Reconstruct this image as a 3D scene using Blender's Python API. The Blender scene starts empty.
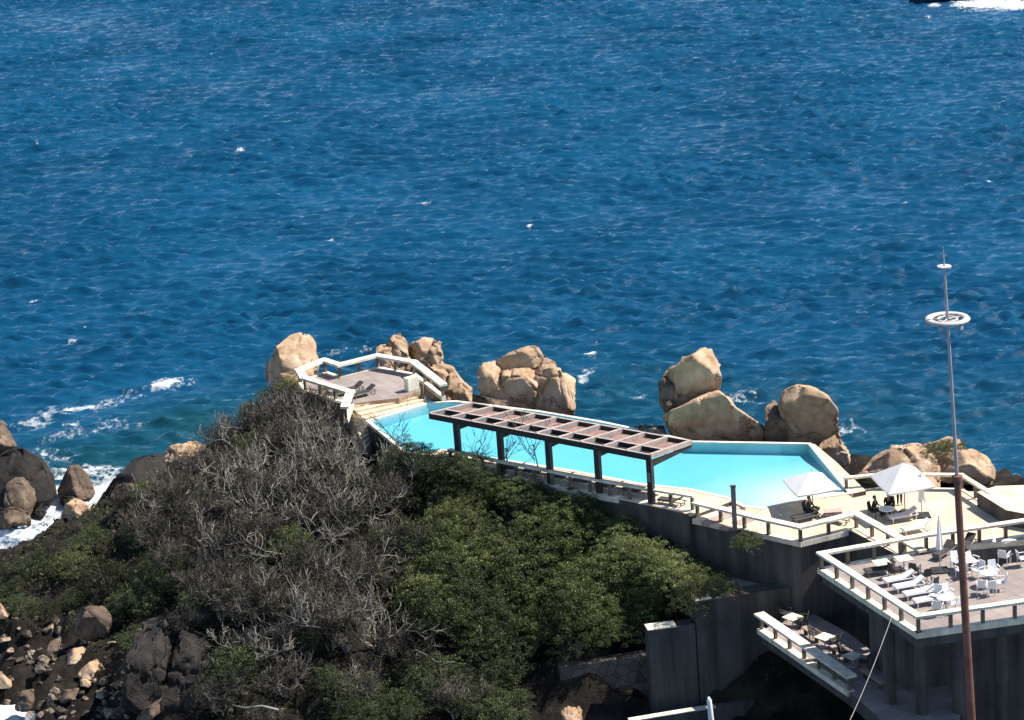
import bpy, bmesh, math, random
import numpy as np
from mathutils import Vector, Matrix, noise, Euler

random.seed(7); np.random.seed(7)
S = bpy.context.scene
COL = S.collection
R = math.radians

# ------------------------------------------------------------------ camera
CAM_Z = 62.0; PITCH = 17.0; ROLL = 4.2; FPX = 2560.0
cam_d = bpy.data.cameras.new('camera'); cam = bpy.data.objects.new('camera', cam_d); COL.objects.link(cam)
cam_d.sensor_width = 36; cam_d.lens = FPX / 1024 * 36
cam_d.clip_start = 1; cam_d.clip_end = 20000
cam.matrix_world = Matrix.Translation((0, 0, CAM_Z)) @ Matrix.Rotation(R(90 - PITCH), 4, 'X') @ Matrix.Rotation(R(-ROLL), 4, 'Z')
S.camera = cam
S.render.resolution_x = 1024; S.render.resolution_y = 720

# ------------------------------------------------------------------ sky and sun
SUN_EL, SUN_AZ = 52.0, 79.0           # azimuth clockwise from +Y
w = bpy.data.worlds.new('World'); S.world = w; w.use_nodes = True
nt = w.node_tree; bg = nt.nodes['Background']
sky = nt.nodes.new('ShaderNodeTexSky'); sky.sky_type = 'NISHITA'; sky.sun_disc = False
sky.sun_elevation = R(SUN_EL); sky.sun_rotation = R(SUN_AZ); sky.air_density = 1.0; sky.dust_density = 0.0; sky.ozone_density = 2.0
nt.links.new(sky.outputs[0], bg.inputs[0]); bg.inputs[1].default_value = 0.088
sd = bpy.data.lights.new('sun', 'SUN'); sd.energy = 5.0; sd.angle = R(0.5); sd.color = (1.0, 0.94, 0.84)
sun = bpy.data.objects.new('sun', sd); COL.objects.link(sun)
SDIR = Vector((math.sin(R(SUN_AZ)) * math.cos(R(SUN_EL)), math.cos(R(SUN_AZ)) * math.cos(R(SUN_EL)), math.sin(R(SUN_EL))))
sun.rotation_euler = SDIR.to_track_quat('Z', 'Y').to_euler()
S.view_settings.view_transform = 'Standard'; S.view_settings.look = 'None'
S.view_settings.gamma = 1; S.view_settings.exposure = 0.85
S.render.engine = 'CYCLES'
S.cycles.max_bounces = 6; S.cycles.diffuse_bounces = 2; S.cycles.sample_clamp_direct = 1.3; S.cycles.sample_clamp_indirect = 2.0; S.cycles.transparent_max_bounces = 12

# ------------------------------------------------------------------ survey helpers (sight lines of the survey camera -> ground points)
M3 = cam.matrix_world.to_3x3(); CR, CU, CF = M3.col[0].copy(), M3.col[1].copy(), -M3.col[2].copy()
def ray(px, py):
    return CF + CR * ((px - 512) / FPX) + CU * ((360 - py) / FPX)
def at(px, py, z):
    d = ray(px, py); t = (z - CAM_Z) / d.z
    return Vector((0, 0, CAM_Z)) + d * t
def aty(px, py, Y):
    d = ray(px, py); return Vector((0, 0, CAM_Z)) + d * (Y / d.y)

# ------------------------------------------------------------------ materials
def new_mat(name):
    m = bpy.data.materials.new(name); m.use_nodes = True
    n = m.node_tree; b = n.nodes['Principled BSDF']; return m, n, b
def N(n, t, **kw):
    x = n.nodes.new(t)
    for k, v in kw.items():
        if k.startswith('i_'): x.inputs[k[2:].replace('_', ' ')].default_value = v
        else: setattr(x, k, v)
    return x
def ramp(n, src, stops):
    r = n.nodes.new('ShaderNodeValToRGB'); el = r.color_ramp.elements
    while len(el) < len(stops): el.new(0.5)
    for e, (p, c) in zip(el, stops): e.position = p; e.color = (*c, 1)
    n.links.new(src, r.inputs[0]); return r.outputs[0]
def surf(name, c1, c2, scale=1.0, rough=0.8, bump=0.3, bscale=6.0, c3=None, detail=6, obj_random=0.0, spec=0.3, bdist=0.05):
    m, n, b = new_mat(name)
    tc = N(n, 'ShaderNodeTexCoord')
    nz = N(n, 'ShaderNodeTexNoise', i_Scale=scale, i_Detail=detail, i_Roughness=0.65)
    n.links.new(tc.outputs['Object'], nz.inputs['Vector'])
    stops = [(0.33, c1), (0.67, c2)] if c3 is None else [(0.3, c1), (0.52, c2), (0.72, c3)]
    col = ramp(n, nz.outputs['Fac'], stops)
    if obj_random:
        oi = N(n, 'ShaderNodeObjectInfo'); hs = N(n, 'ShaderNodeHueSaturation')
        mr = N(n, 'ShaderNodeMapRange'); mr.inputs['To Min'].default_value = 1 - obj_random; mr.inputs['To Max'].default_value = 1 + obj_random
        n.links.new(oi.outputs['Random'], mr.inputs[0]); n.links.new(mr.outputs[0], hs.inputs['Value']); n.links.new(col, hs.inputs['Color']); col = hs.outputs[0]
    n.links.new(col, b.inputs['Base Color'])
    b.inputs['Roughness'].default_value = rough; b.inputs['Specular IOR Level'].default_value = spec
    if bump:
        nb = N(n, 'ShaderNodeTexNoise', i_Scale=bscale, i_Detail=8, i_Roughness=0.7)
        n.links.new(tc.outputs['Object'], nb.inputs['Vector'])
        bp = N(n, 'ShaderNodeBump', i_Strength=bump, i_Distance=bdist)
        n.links.new(nb.outputs['Fac'], bp.inputs['Height']); n.links.new(bp.outputs[0], b.inputs['Normal'])
    return m

M = {}
M['cap'] = surf('cream painted concrete', (0.62, 0.55, 0.42), (0.80, 0.72, 0.58), 1.2, 0.8, 0.2, 9)
M['post'] = surf('brown painted post', (0.11, 0.085, 0.07), (0.2, 0.16, 0.13), 2.0, 0.7, 0.2, 9)
M['deck'] = surf('sandstone deck', (0.52, 0.40, 0.27), (0.70, 0.56, 0.40), 0.7, 0.85, 0.2, 5, c3=(0.6, 0.5, 0.36))
M['deckpink'] = surf('pinkish paving', (0.27, 0.20, 0.17), (0.40, 0.31, 0.27), 0.8, 0.85, 0.2, 6)
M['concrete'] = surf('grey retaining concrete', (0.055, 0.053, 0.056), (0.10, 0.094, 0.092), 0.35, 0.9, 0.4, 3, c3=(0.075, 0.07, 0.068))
M['concrete_light'] = surf('pale concrete', (0.16, 0.155, 0.15), (0.25, 0.24, 0.22), 0.6, 0.9, 0.3, 5)
M['dark'] = surf('dark painted steel', (0.022, 0.02, 0.02), (0.045, 0.04, 0.038), 2, 0.6, 0.1, 8)
M['beam'] = surf('weathered beam', (0.33, 0.27, 0.24), (0.5, 0.42, 0.38), 2.5, 0.8, 0.2, 9)
M['panel'] = surf('faded reed panel', (0.17, 0.10, 0.085), (0.33, 0.21, 0.18), 2.5, 0.9, 0.3, 9)
M['rock0'] = surf('tan granite', (0.20, 0.12, 0.07), (0.40, 0.265, 0.16), 0.45, 0.9, 0.7, 2.5, c3=(0.55, 0.41, 0.28), obj_random=0.08, bdist=0.18)
M['rock_brown0'] = surf('brown granite', (0.07, 0.05, 0.036), (0.16, 0.11, 0.075), 0.6, 0.85, 0.5, 3, c3=(0.33, 0.24, 0.16), obj_random=0.15, bdist=0.18)
M['rock_wet'] = surf('dark wet rock', (0.010, 0.009, 0.009), (0.026, 0.021, 0.019), 0.7, 0.8, 0.8, 3, c3=(0.042, 0.033, 0.028), obj_random=0.2, bdist=0.18)
M['stone'] = surf('shore stone', (0.04, 0.032, 0.026), (0.13, 0.10, 0.075), 1.2, 0.85, 0.6, 6, c3=(0.36, 0.28, 0.20), obj_random=0.7)
M['soil'] = surf('dark soil', (0.007, 0.006, 0.006), (0.024, 0.020, 0.017), 0.5, 0.95, 0.9, 2.0, c3=(0.06, 0.048, 0.036), bdist=0.4, spec=0.1)
M['plaster'] = surf('pool plaster', (0.50, 0.56, 0.57), (0.56, 0.61, 0.62), 0.5, 0.7, 0.05, 4)
M['white'] = surf('white canvas', (0.72, 0.70, 0.68), (0.82, 0.80, 0.78), 2, 0.8, 0.1, 8)
M['plastic'] = surf('white plastic', (0.70, 0.70, 0.70), (0.8, 0.8, 0.8), 2, 0.4, 0, 8)
M['fabric'] = surf('dark mesh fabric', (0.03, 0.03, 0.032), (0.07, 0.065, 0.06), 3, 0.8, 0.1, 8)
M['greywood'] = surf('grey weathered wood', (0.14, 0.12, 0.11), (0.26, 0.22, 0.2), 3, 0.85, 0.2, 8)
M['rust'] = surf('rust red mast paint', (0.13, 0.055, 0.038), (0.24, 0.11, 0.08), 1.0, 0.6, 0.2, 6)
M['galv'] = surf('galvanised steel', (0.30, 0.27, 0.27), (0.42, 0.38, 0.38), 1.5, 0.55, 0.1, 6)
M['skin'] = surf('skin', (0.30, 0.16, 0.10), (0.36, 0.2, 0.13), 4, 0.6, 0, 6)
M['cloth_black'] = surf('black clothing', (0.012, 0.012, 0.014), (0.03, 0.03, 0.034), 4, 0.9, 0, 6)
M['hair'] = surf('dark hair', (0.01, 0.008, 0.006), (0.02, 0.015, 0.012), 6, 0.6, 0, 6)
M['bark'] = surf('grey bark', (0.16, 0.13, 0.11), (0.36, 0.31, 0.27), 1.4, 0.9, 0, 6, obj_random=0.12)
M['twig'] = surf('dry grey twig', (0.020, 0.017, 0.014), (0.070, 0.060, 0.048), 1.3, 0.9, 0, 6, c3=(0.30, 0.265, 0.215), obj_random=0.4)
M['limb'] = surf('pale dead limb', (0.09, 0.08, 0.068), (0.24, 0.215, 0.18), 1.3, 0.9, 0, 6, c3=(0.46, 0.42, 0.36), obj_random=0.1)
M['ringpaint'] = surf('weathered white paint', (0.42, 0.38, 0.37), (0.58, 0.54, 0.52), 2, 0.7, 0.1, 8)
M['hull'] = surf('navy hull', (0.01, 0.014, 0.03), (0.02, 0.026, 0.05), 1, 0.3, 0, 6)

def leaf_mat(name, c1, c2, c3):
    m, n, b = new_mat(name)
    ge = N(n, 'ShaderNodeNewGeometry'); oi = N(n, 'ShaderNodeObjectInfo')
    col = ramp(n, ge.outputs['Random Per Island'], [(0.0, c1), (0.55, c2), (1.0, c3)])
    hs = N(n, 'ShaderNodeHueSaturation')
    mr = N(n, 'ShaderNodeMapRange'); mr.inputs['To Min'].default_value = 0.55; mr.inputs['To Max'].default_value = 1.6
    n.links.new(oi.outputs['Random'], mr.inputs[0]); n.links.new(mr.outputs[0], hs.inputs['Value']); n.links.new(col, hs.inputs['Color'])
    n.links.new(hs.outputs[0], b.inputs['Base Color']); b.inputs['Roughness'].default_value = 0.6; b.inputs['Specular IOR Level'].default_value = 0.25
    tr = N(n, 'ShaderNodeBsdfTranslucent'); n.links.new(hs.outputs[0], tr.inputs[0])
    mx = N(n, 'ShaderNodeMixShader'); mx.inputs[0].default_value = 0.3
    n.links.new(b.outputs[0], mx.inputs[1]); n.links.new(tr.outputs[0], mx.inputs[2])
    n.links.new(mx.outputs[0], n.nodes['Material Output'].inputs[0]); return m
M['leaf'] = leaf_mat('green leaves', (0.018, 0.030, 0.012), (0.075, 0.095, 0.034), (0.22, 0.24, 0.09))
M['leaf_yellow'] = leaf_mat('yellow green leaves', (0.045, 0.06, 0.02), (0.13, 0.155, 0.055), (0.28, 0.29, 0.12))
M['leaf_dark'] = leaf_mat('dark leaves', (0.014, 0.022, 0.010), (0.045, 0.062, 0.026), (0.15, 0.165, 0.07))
M['leaf_brown'] = leaf_mat('dry leaves', (0.05, 0.035, 0.02), (0.13, 0.09, 0.05), (0.25, 0.18, 0.10))

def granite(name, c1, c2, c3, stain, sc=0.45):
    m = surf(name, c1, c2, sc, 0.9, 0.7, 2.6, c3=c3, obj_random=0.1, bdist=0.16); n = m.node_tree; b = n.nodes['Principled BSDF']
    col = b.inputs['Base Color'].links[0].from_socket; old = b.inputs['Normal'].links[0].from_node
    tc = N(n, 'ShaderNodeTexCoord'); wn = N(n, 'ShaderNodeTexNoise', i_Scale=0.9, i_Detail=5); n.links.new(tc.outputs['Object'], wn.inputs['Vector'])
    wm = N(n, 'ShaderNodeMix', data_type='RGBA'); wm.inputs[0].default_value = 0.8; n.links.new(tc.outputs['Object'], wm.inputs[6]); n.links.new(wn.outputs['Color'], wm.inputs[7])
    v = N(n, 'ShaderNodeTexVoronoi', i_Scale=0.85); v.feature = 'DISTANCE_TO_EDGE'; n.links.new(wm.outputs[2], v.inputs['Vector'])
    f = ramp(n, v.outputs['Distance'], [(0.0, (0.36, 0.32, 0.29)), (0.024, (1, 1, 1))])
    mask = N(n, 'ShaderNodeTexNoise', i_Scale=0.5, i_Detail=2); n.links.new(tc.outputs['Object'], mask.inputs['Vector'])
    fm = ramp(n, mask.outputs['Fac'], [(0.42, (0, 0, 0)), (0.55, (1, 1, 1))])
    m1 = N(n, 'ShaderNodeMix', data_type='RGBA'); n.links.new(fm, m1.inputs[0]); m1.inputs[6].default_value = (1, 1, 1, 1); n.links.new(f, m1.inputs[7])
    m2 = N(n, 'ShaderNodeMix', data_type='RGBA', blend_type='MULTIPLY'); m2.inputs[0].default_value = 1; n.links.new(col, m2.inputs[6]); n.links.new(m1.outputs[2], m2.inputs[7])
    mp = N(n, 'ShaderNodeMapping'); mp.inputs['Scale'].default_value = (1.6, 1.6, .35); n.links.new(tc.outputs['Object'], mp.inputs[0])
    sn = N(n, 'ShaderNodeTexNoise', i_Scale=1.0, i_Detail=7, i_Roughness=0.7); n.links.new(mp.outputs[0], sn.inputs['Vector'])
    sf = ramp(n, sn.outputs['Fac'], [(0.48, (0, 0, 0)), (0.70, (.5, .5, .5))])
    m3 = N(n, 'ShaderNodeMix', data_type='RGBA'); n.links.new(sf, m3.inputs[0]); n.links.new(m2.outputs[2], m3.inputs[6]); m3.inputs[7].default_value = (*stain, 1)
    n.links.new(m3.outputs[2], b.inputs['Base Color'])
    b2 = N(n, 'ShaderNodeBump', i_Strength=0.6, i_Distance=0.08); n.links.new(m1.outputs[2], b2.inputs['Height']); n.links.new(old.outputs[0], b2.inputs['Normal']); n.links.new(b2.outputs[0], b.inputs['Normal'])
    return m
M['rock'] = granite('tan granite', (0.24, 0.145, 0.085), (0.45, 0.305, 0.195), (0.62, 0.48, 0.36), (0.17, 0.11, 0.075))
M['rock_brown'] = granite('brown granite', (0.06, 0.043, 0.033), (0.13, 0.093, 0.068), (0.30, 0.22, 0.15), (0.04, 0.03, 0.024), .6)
def streaked(name, c1, c2, c3, amount=0.7, joint=True):
    m = surf(name, c1, c2, 0.35, 0.9, 0.4, 3, c3=c3); n = m.node_tree; b = n.nodes['Principled BSDF']; col = b.inputs['Base Color'].links[0].from_socket
    geo = N(n, 'ShaderNodeNewGeometry'); mp = N(n, 'ShaderNodeMapping'); mp.inputs['Scale'].default_value = (1.5, 1.5, .13); n.links.new(geo.outputs['Position'], mp.inputs[0])
    sn = N(n, 'ShaderNodeTexNoise', i_Scale=1.0, i_Detail=6, i_Roughness=0.65); n.links.new(mp.outputs[0], sn.inputs['Vector'])
    sf = ramp(n, sn.outputs['Fac'], [(0.36, (1 - amount, 1 - amount, 1 - amount)), (0.56, (1, 1, 1)), (0.74, (1.3, 1.28, 1.22))])
    m2 = N(n, 'ShaderNodeMix', data_type='RGBA', blend_type='MULTIPLY'); m2.inputs[0].default_value = 1; n.links.new(col, m2.inputs[6]); n.links.new(sf, m2.inputs[7])
    out = m2.outputs[2]
    if joint:
        sp = N(n, 'ShaderNodeSeparateXYZ'); n.links.new(geo.outputs['Position'], sp.inputs[0]); fr = N(n, 'ShaderNodeMath', operation='PINGPONG'); fr.inputs[1].default_value = 0.6; n.links.new(sp.outputs[2], fr.inputs[0])
        jf = ramp(n, fr.outputs[0], [(0.0, (.82, .82, .82)), (0.04, (1, 1, 1))]); m3 = N(n, 'ShaderNodeMix', data_type='RGBA', blend_type='MULTIPLY'); m3.inputs[0].default_value = 1; n.links.new(out, m3.inputs[6]); n.links.new(jf, m3.inputs[7]); out = m3.outputs[2]
    n.links.new(out, b.inputs['Base Color']); return m
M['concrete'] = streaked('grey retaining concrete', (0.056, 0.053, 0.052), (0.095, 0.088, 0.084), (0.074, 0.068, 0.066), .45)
M['cap'] = streaked('cream painted concrete', (0.60, 0.53, 0.41), (0.80, 0.72, 0.58), (0.70, 0.62, 0.49), .3, False)
# masonry for the rubble wall
def masonry():
    m, n, b = new_mat('rubble masonry')
    tc = N(n, 'ShaderNodeTexCoord'); v = N(n, 'ShaderNodeTexVoronoi', i_Scale=1.7); v.feature = 'DISTANCE_TO_EDGE'
    v2 = N(n, 'ShaderNodeTexVoronoi', i_Scale=1.7)
    n.links.new(tc.outputs['Object'], v.inputs['Vector']); n.links.new(tc.outputs['Object'], v2.inputs['Vector'])
    c = ramp(n, v2.outputs['Color'], [(0.0, (0.06, 0.05, 0.045)), (1.0, (0.17, 0.14, 0.12))])
    f = ramp(n, v.outputs['Distance'], [(0.0, (.35, .35, .35)), (0.06, (1, 1, 1))])
    mx = N(n, 'ShaderNodeMix', data_type='RGBA'); n.links.new(f, mx.inputs[0]); mx.inputs[6].default_value = (0.05, 0.045, 0.04, 1); n.links.new(c, mx.inputs[7])
    n.links.new(mx.outputs[2], b.inputs['Base Color']); b.inputs['Roughness'].default_value = 0.9
    bp = N(n, 'ShaderNodeBump', i_Strength=0.8, i_Distance=0.1); n.links.new(f, bp.inputs['Height']); n.links.new(bp.outputs[0], b.inputs['Normal'])
    return m
M['masonry'] = masonry()

# deck with tile joints
def tiles(name, c1, c2, joint, sc):
    m, n, b = new_mat(name)
    tc = N(n, 'ShaderNodeTexCoord'); br = N(n, 'ShaderNodeTexBrick', i_Scale=sc); br.offset = 0.0
    mp = N(n, 'ShaderNodeMapping'); mp.inputs['Rotation'].default_value = (0, 0, R(-28))
    n.links.new(tc.outputs['Object'], mp.inputs[0]); n.links.new(mp.outputs[0], br.inputs['Vector'])
    br.inputs['Color1'].default_value = (*c1, 1); br.inputs['Color2'].default_value = (*c2, 1); br.inputs['Mortar'].default_value = (*joint, 1)
    br.inputs['Mortar Size'].default_value = 0.012; br.inputs['Brick Width'].default_value = 0.6; br.inputs['Row Height'].default_value = 0.6
    nz = N(n, 'ShaderNodeTexNoise', i_Scale=0.8, i_Detail=6); n.links.new(tc.outputs['Object'], nz.inputs['Vector'])
    g = ramp(n, nz.outputs['Fac'], [(0.3, (0.8, 0.8, 0.8)), (0.7, (1.1, 1.08, 1.05))])
    mx = N(n, 'ShaderNodeMix', data_type='RGBA', blend_type='MULTIPLY'); mx.inputs[0].default_value = 1
    n.links.new(br.outputs[0], mx.inputs[6]); n.links.new(g, mx.inputs[7]); n.links.new(mx.outputs[2], b.inputs['Base Color'])
    b.inputs['Roughness'].default_value = 0.85; return m
M['tile'] = tiles('sandstone tiles', (0.62, 0.49, 0.34), (0.70, 0.57, 0.41), (0.36, 0.28, 0.2), 0.8)
M['tilepink'] = tiles('pink brown tiles', (0.25, 0.205, 0.19), (0.31, 0.26, 0.24), (0.16, 0.13, 0.12), 0.8)

# ------------------------------------------------------------------ mesh helpers
class MB:
    def __init__(s): s.v = []; s.f = []
    def add(s, vs, fs):
        o = len(s.v); s.v += [tuple(p) for p in vs]; s.f += [tuple(i + o for i in f) for f in fs]; return s
    def box(s, c, size, rz=0.0, taper=1.0):
        x, y, z = [d / 2 for d in size]; m = Matrix.Rotation(rz, 3, 'Z'); c = Vector(c)
        pts = [c + m @ Vector((a * x * (taper if k > 0 else 1), b * y * (taper if k > 0 else 1), k * z)) for k in (-1, 1) for a, b in ((-1, -1), (1, -1), (1, 1), (-1, 1))]
        return s.add(pts, [(3, 2, 1, 0), (4, 5, 6, 7), (0, 1, 5, 4), (1, 2, 6, 5), (2, 3, 7, 6), (3, 0, 4, 7)])
    def beam(s, a, b, w, h, ext=0.0):
        """box from a to b (centre of top face), width w, height h downwards"""
        a, b = Vector(a), Vector(b); d = (b - a).normalized(); a = a - d * ext; b = b + d * ext
        sd = Vector((-d.y, d.x, 0)).normalized() * (w / 2); dn = Vector((0, 0, -h))
        p = [a + sd, a - sd, b - sd, b + sd]; q = [x + dn for x in p]
        return s.add(p + q, [(0, 1, 2, 3), (7, 6, 5, 4), (0, 4, 5, 1), (1, 5, 6, 2), (2, 6, 7, 3), (3, 7, 4, 0)])
    def prism(s, poly, ztop, zbot):
        n = len(poly)
        ar = sum(poly[i][0] * poly[(i + 1) % n][1] - poly[(i + 1) % n][0] * poly[i][1] for i in range(n))
        if ar < 0: poly = poly[::-1]
        zt = ztop if callable(ztop) else (lambda x, y: ztop)
        t = [(p[0], p[1], zt(p[0], p[1])) for p in poly]; b = [(p[0], p[1], zbot) for p in poly]
        return s.add(t + b, [tuple(range(n)), tuple(range(2 * n - 1, n - 1, -1))] + [(i, i + n, (i + 1) % n + n, (i + 1) % n) for i in range(n)])
    def tube(s, pts, rad, k=6, cap=True):
        pts = [Vector(p) for p in pts]; n = len(pts)
        if not hasattr(rad, '__len__'): rad = [rad] * n
        vs = []
        for i, p in enumerate(pts):
            d = (pts[min(i + 1, n - 1)] - pts[max(i - 1, 0)]).normalized()
            u = d.orthogonal().normalized() if abs(d.z) > 0.9 else d.cross(Vector((0, 0, 1))).normalized()
            v = d.cross(u)
            for j in range(k):
                t = 2 * math.pi * j / k; vs.append(p + (u * math.cos(t) + v * math.sin(t)) * rad[i])
        fs = [(i * k + j, i * k + (j + 1) % k, (i + 1) * k + (j + 1) % k, (i + 1) * k + j) for i in range(n - 1) for j in range(k)]
        if cap: fs += [tuple(range(k - 1, -1, -1)), tuple(range((n - 1) * k, n * k))]
        return s.add(vs, fs)
    def build(s, name, mat, parent=None, smooth=False, bevel=0.0):
        me = bpy.data.meshes.new(name); me.from_pydata(s.v, [], s.f); me.update()
        if smooth: me.polygons.foreach_set('use_smooth', [True] * len(me.polygons))
        me.materials.append(M[mat] if isinstance(mat, str) else mat)
        o = bpy.data.objects.new(name, me); COL.objects.link(o)
        if parent: o.parent = parent; o.matrix_parent_inverse = Matrix.Identity(4) if not parent.matrix_basis else parent.matrix_basis.inverted()
        if bevel:
            b = o.modifiers.new('bevel', 'BEVEL'); b.width = bevel; b.segments = 2; b.limit_method = 'ANGLE'
        return o
def tag(o, label, cat, group=None):
    o['label'] = label; o['category'] = cat
    if group: o['group'] = group
    return o
def thing(name, label, cat, loc=(0, 0, 0), rz=0.0, group=None):
    o = bpy.data.objects.new(name, None); COL.objects.link(o); o.location = loc; o.rotation_euler = (0, 0, rz)
    o.empty_display_size = 0.3
    o.matrix_basis = Matrix.Translation(loc) @ Matrix.Rotation(rz, 4, 'Z')
    return tag(o, label, cat, group)
def local(mb, name, mat, parent, **kw):
    """part given in the parent's own coordinates"""
    o = mb.build(name, mat, None, **kw); o.parent = parent; return o
def structure(o): o['kind'] = 'structure'; return o
def stuff(o, label, cat): o['kind'] = 'stuff'; o['label'] = label; o['category'] = cat; return o
def dup(root, loc=None, rz=None, label=None, group=None, scale=None):
    r = root.copy(); COL.objects.link(r)
    if loc is not None: r.location = loc
    if rz is not None: r.rotation_euler = (0, 0, rz)
    if scale is not None: r.scale = scale
    if label: r['label'] = label
    if group: r['group'] = group
    for ch in KIDS.get(root.name, root.children):
        c = ch.copy(); COL.objects.link(c); c.parent = r
        for g in ch.children:
            d = g.copy(); COL.objects.link(d); d.parent = c
    return r
KIDS = {}

# ------------------------------------------------------------------ levels
ZP, ZG, ZA, ZB, ZC = 10.0, 10.55, 9.75, 10.5, 5.2

# ------------------------------------------------------------------ sea
def wave_tile(n, L, lam, wind, spread, seed, cut=0.7):
    rng = np.random.RandomState(seed)
    k = np.fft.fftfreq(n, L / n) * 2 * np.pi; kx, ky = np.meshgrid(k, k, indexing='ij'); kk = np.hypot(kx, ky); kk[0, 0] = 1
    kp = 2 * np.pi / lam
    ang = (kx * math.cos(wind) + ky * math.sin(wind)) / kk
    P = np.exp(-0.9 * (kp / kk) ** 2) / kk ** 3.5 * np.abs(ang) ** spread * np.exp(-(kk * cut / 6.28) ** 2 * 0.12)
    P[ang < 0] *= 0.3; P[0, 0] = 0
    H = (rng.normal(size=(n, n)) + 1j * rng.normal(size=(n, n))) * np.sqrt(P)
    h = np.fft.ifft2(H).real; s = h.std()
    dx = np.fft.ifft2(1j * H * kx / kk).real / s; dy = np.fft.ifft2(1j * H * ky / kk).real / s
    return h / s, dx, dy, L
def samp(a, L, x, y):
    n = a.shape[0]; u = (x / L * n) % n; v = (y / L * n) % n
    i = np.floor(u).astype(int); j = np.floor(v).astype(int); fu = u - i; fv = v - j; i %= n; j %= n; i1 = (i + 1) % n; j1 = (j + 1) % n
    return a[i, j] * (1 - fu) * (1 - fv) + a[i1, j] * fu * (1 - fv) + a[i, j1] * (1 - fu) * fv + a[i1, j1] * fu * fv
def vnoise(x, y, sc, seed):
    h, _, _, L = NT[seed % len(NT)]
    return samp(h, L, x * sc + seed * 13.7, y * sc + seed * 7.1)
NT = [wave_tile(128, 32, 4.0, 0.3, 0, 90 + i) for i in range(3)]
WIND = R(-90 + 5)
TA = wave_tile(512, 113.0, 2.4, WIND, 8, 1, .35)
TB = wave_tile(512, 71.0, 1.6, WIND - 0.10, 6, 2, .35)
TC = wave_tile(256, 211.0, 9.0, WIND + 0.12, 8.0, 3)
xs = np.arange(-125, 125.01, 0.30); 
ys = [104.0]
while ys[-1] < 520: ys.append(ys[-1] + max(0.26, ys[-1] * 0.00115))
ys = np.array(ys)
X, Y = np.meshgrid(xs, ys, indexing='ij')
calm = np.clip(1.0 - 0.0 * X, 0, 1)
Hh = np.zeros_like(X); DX = np.zeros_like(X); DY = np.zeros_like(X)
for (t, a, ch) in ((TA, 0.195, 0.3), (TB, 0.075, 0.3), (TC, 0.08, 0.5)):
    Hh += a * samp(t[0], t[3], X, Y); DX += ch * a * samp(t[1], t[3], X, Y); DY += ch * a * samp(t[2], t[3], X, Y)
gust = 1.0 + 0.20 * vnoise(X, Y, 0.09, 1)
Hh *= gust
# foam: shore wash, breaking wave, boat wake, whitecaps, painted sun sparkles
foam = np.zeros_like(X)
def blob(px, py, ru, rv, amp, rot=0.0):
    global foam
    c = at(px, py, 0); dx = X - c.x; dy = Y - c.y
    u = dx * math.cos(rot) + dy * math.sin(rot); v = -dx * math.sin(rot) + dy * math.cos(rot)
    foam = np.maximum(foam, amp * np.exp(-((u / ru) ** 2 + (v / rv) ** 2) ** 1.3))
blob(165, 384, 1.6, 2.0, 1.25); blob(170, 386, 2.6, 1.5, .8)
for (a, b, r1, r2, am) in ((128, 395, 1.7, 1.8, .66), (108, 403, 1.9, 1.5, .62), (85, 408, 2.4, 1.6, .70), (60, 412, 2.4, 2, .72), (35, 424, 2.6, 1.8, .78), (75, 425, 2.0, 1.0, .62), (58, 441, 2.2, 1.2, .6), (95, 428, 4.5, 3.5, .50), (50, 455, 5, 3, .52), (140, 424, 1.4, .8, .56)): blob(a, b, r1, r2, am)
for (a, b, r1, r2, am) in ((60, 475, 5.5, 2.0, .7), (95, 472, 2.6, 2.0, .85), (60, 500, 4, 3.5, 1.1), (96, 492, 2.5, 2.6, 1.1), (50, 518, 4, 4, .9), (20, 535, 5, 4.5, .95), (10, 550, 5, 3.5, .95), (-25, 560, 8, 6, .95), (85, 520, 3, 3, .9), (0, 706, 3.0, 3.2, 1.5), (-30, 700, 4, 6, 1.5), (20, 716, 2.0, 1.5, 1.3)): blob(a, b, r1, r2, am)
for (a, b, r1, r2, am) in ((590, 372, 1.0, 2.4, .5), (600, 357, 1.2, 1.2, .5), (585, 380, .8, 1.6, .7), (745, 400, 3, 2, .58), (742, 395, .8, .7, .72), (755, 396, .7, .6, .72), (640, 400, 1.4, 1.2, .58), (845, 430, 3, 2, .5), (350, 352, 4, 2, .5), (600, 340, 6, 4, .34)): blob(a, b, r1, r2, am)
for (a, b, r1, r2, am) in ((958, 6, 1.5, 2.2, .9), (972, 4, 3, 4, 1.2), (990, 3, 4, 5, 1.3), (1012, 4, 4, 5, 1.3), (1035, 5, 4, 6, 1.2), (1060, 3, 6, 7, 1.2), (928, 17, .8, 1.2, .95), (934, 5, 1.2, 1.2, .9), (1000, 8, 8, 3.5, .62)): blob(a, b, r1, r2, am)
# whitecaps on a few steep crests
crest = samp(TA[0], TA[3], X, Y); crest2 = samp(TB[0], TB[3], X, Y); patch = vnoise(X, Y, 0.16, 2)
wc = np.clip((crest + 0.45 * crest2 + 0.45 * patch - 3.95) * 1.3, 0, 0.8)
foam = np.maximum(foam, wc)
for (a, b) in ((548, 230), (843, 220), (907, 202), (95, 78), (72, 341), (215, 268), (240, 150), (35, 300), (425, 205), (530, 228), (188, 62), (590, 352), (990, 182), (330, 240), (600, 236)): blob(a, b, .7, .5, .86)  # small whitecaps, and sun sparkles painted in as foam
fp = vnoise(X, Y, 1.1, 0)
Hh += 0.12 * np.clip(foam - .55, 0, 1) * (0.6 + 0.4 * fp)
nx, ny = X.shape
co = np.stack([X + DX, Y + DY, Hh], -1).reshape(-1, 3).astype(np.float32)
idx = np.arange(nx * ny).reshape(nx, ny)
q = np.stack([idx[:-1, :-1], idx[1:, :-1], idx[1:, 1:], idx[:-1, 1:]], -1).reshape(-1, 4)
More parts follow.
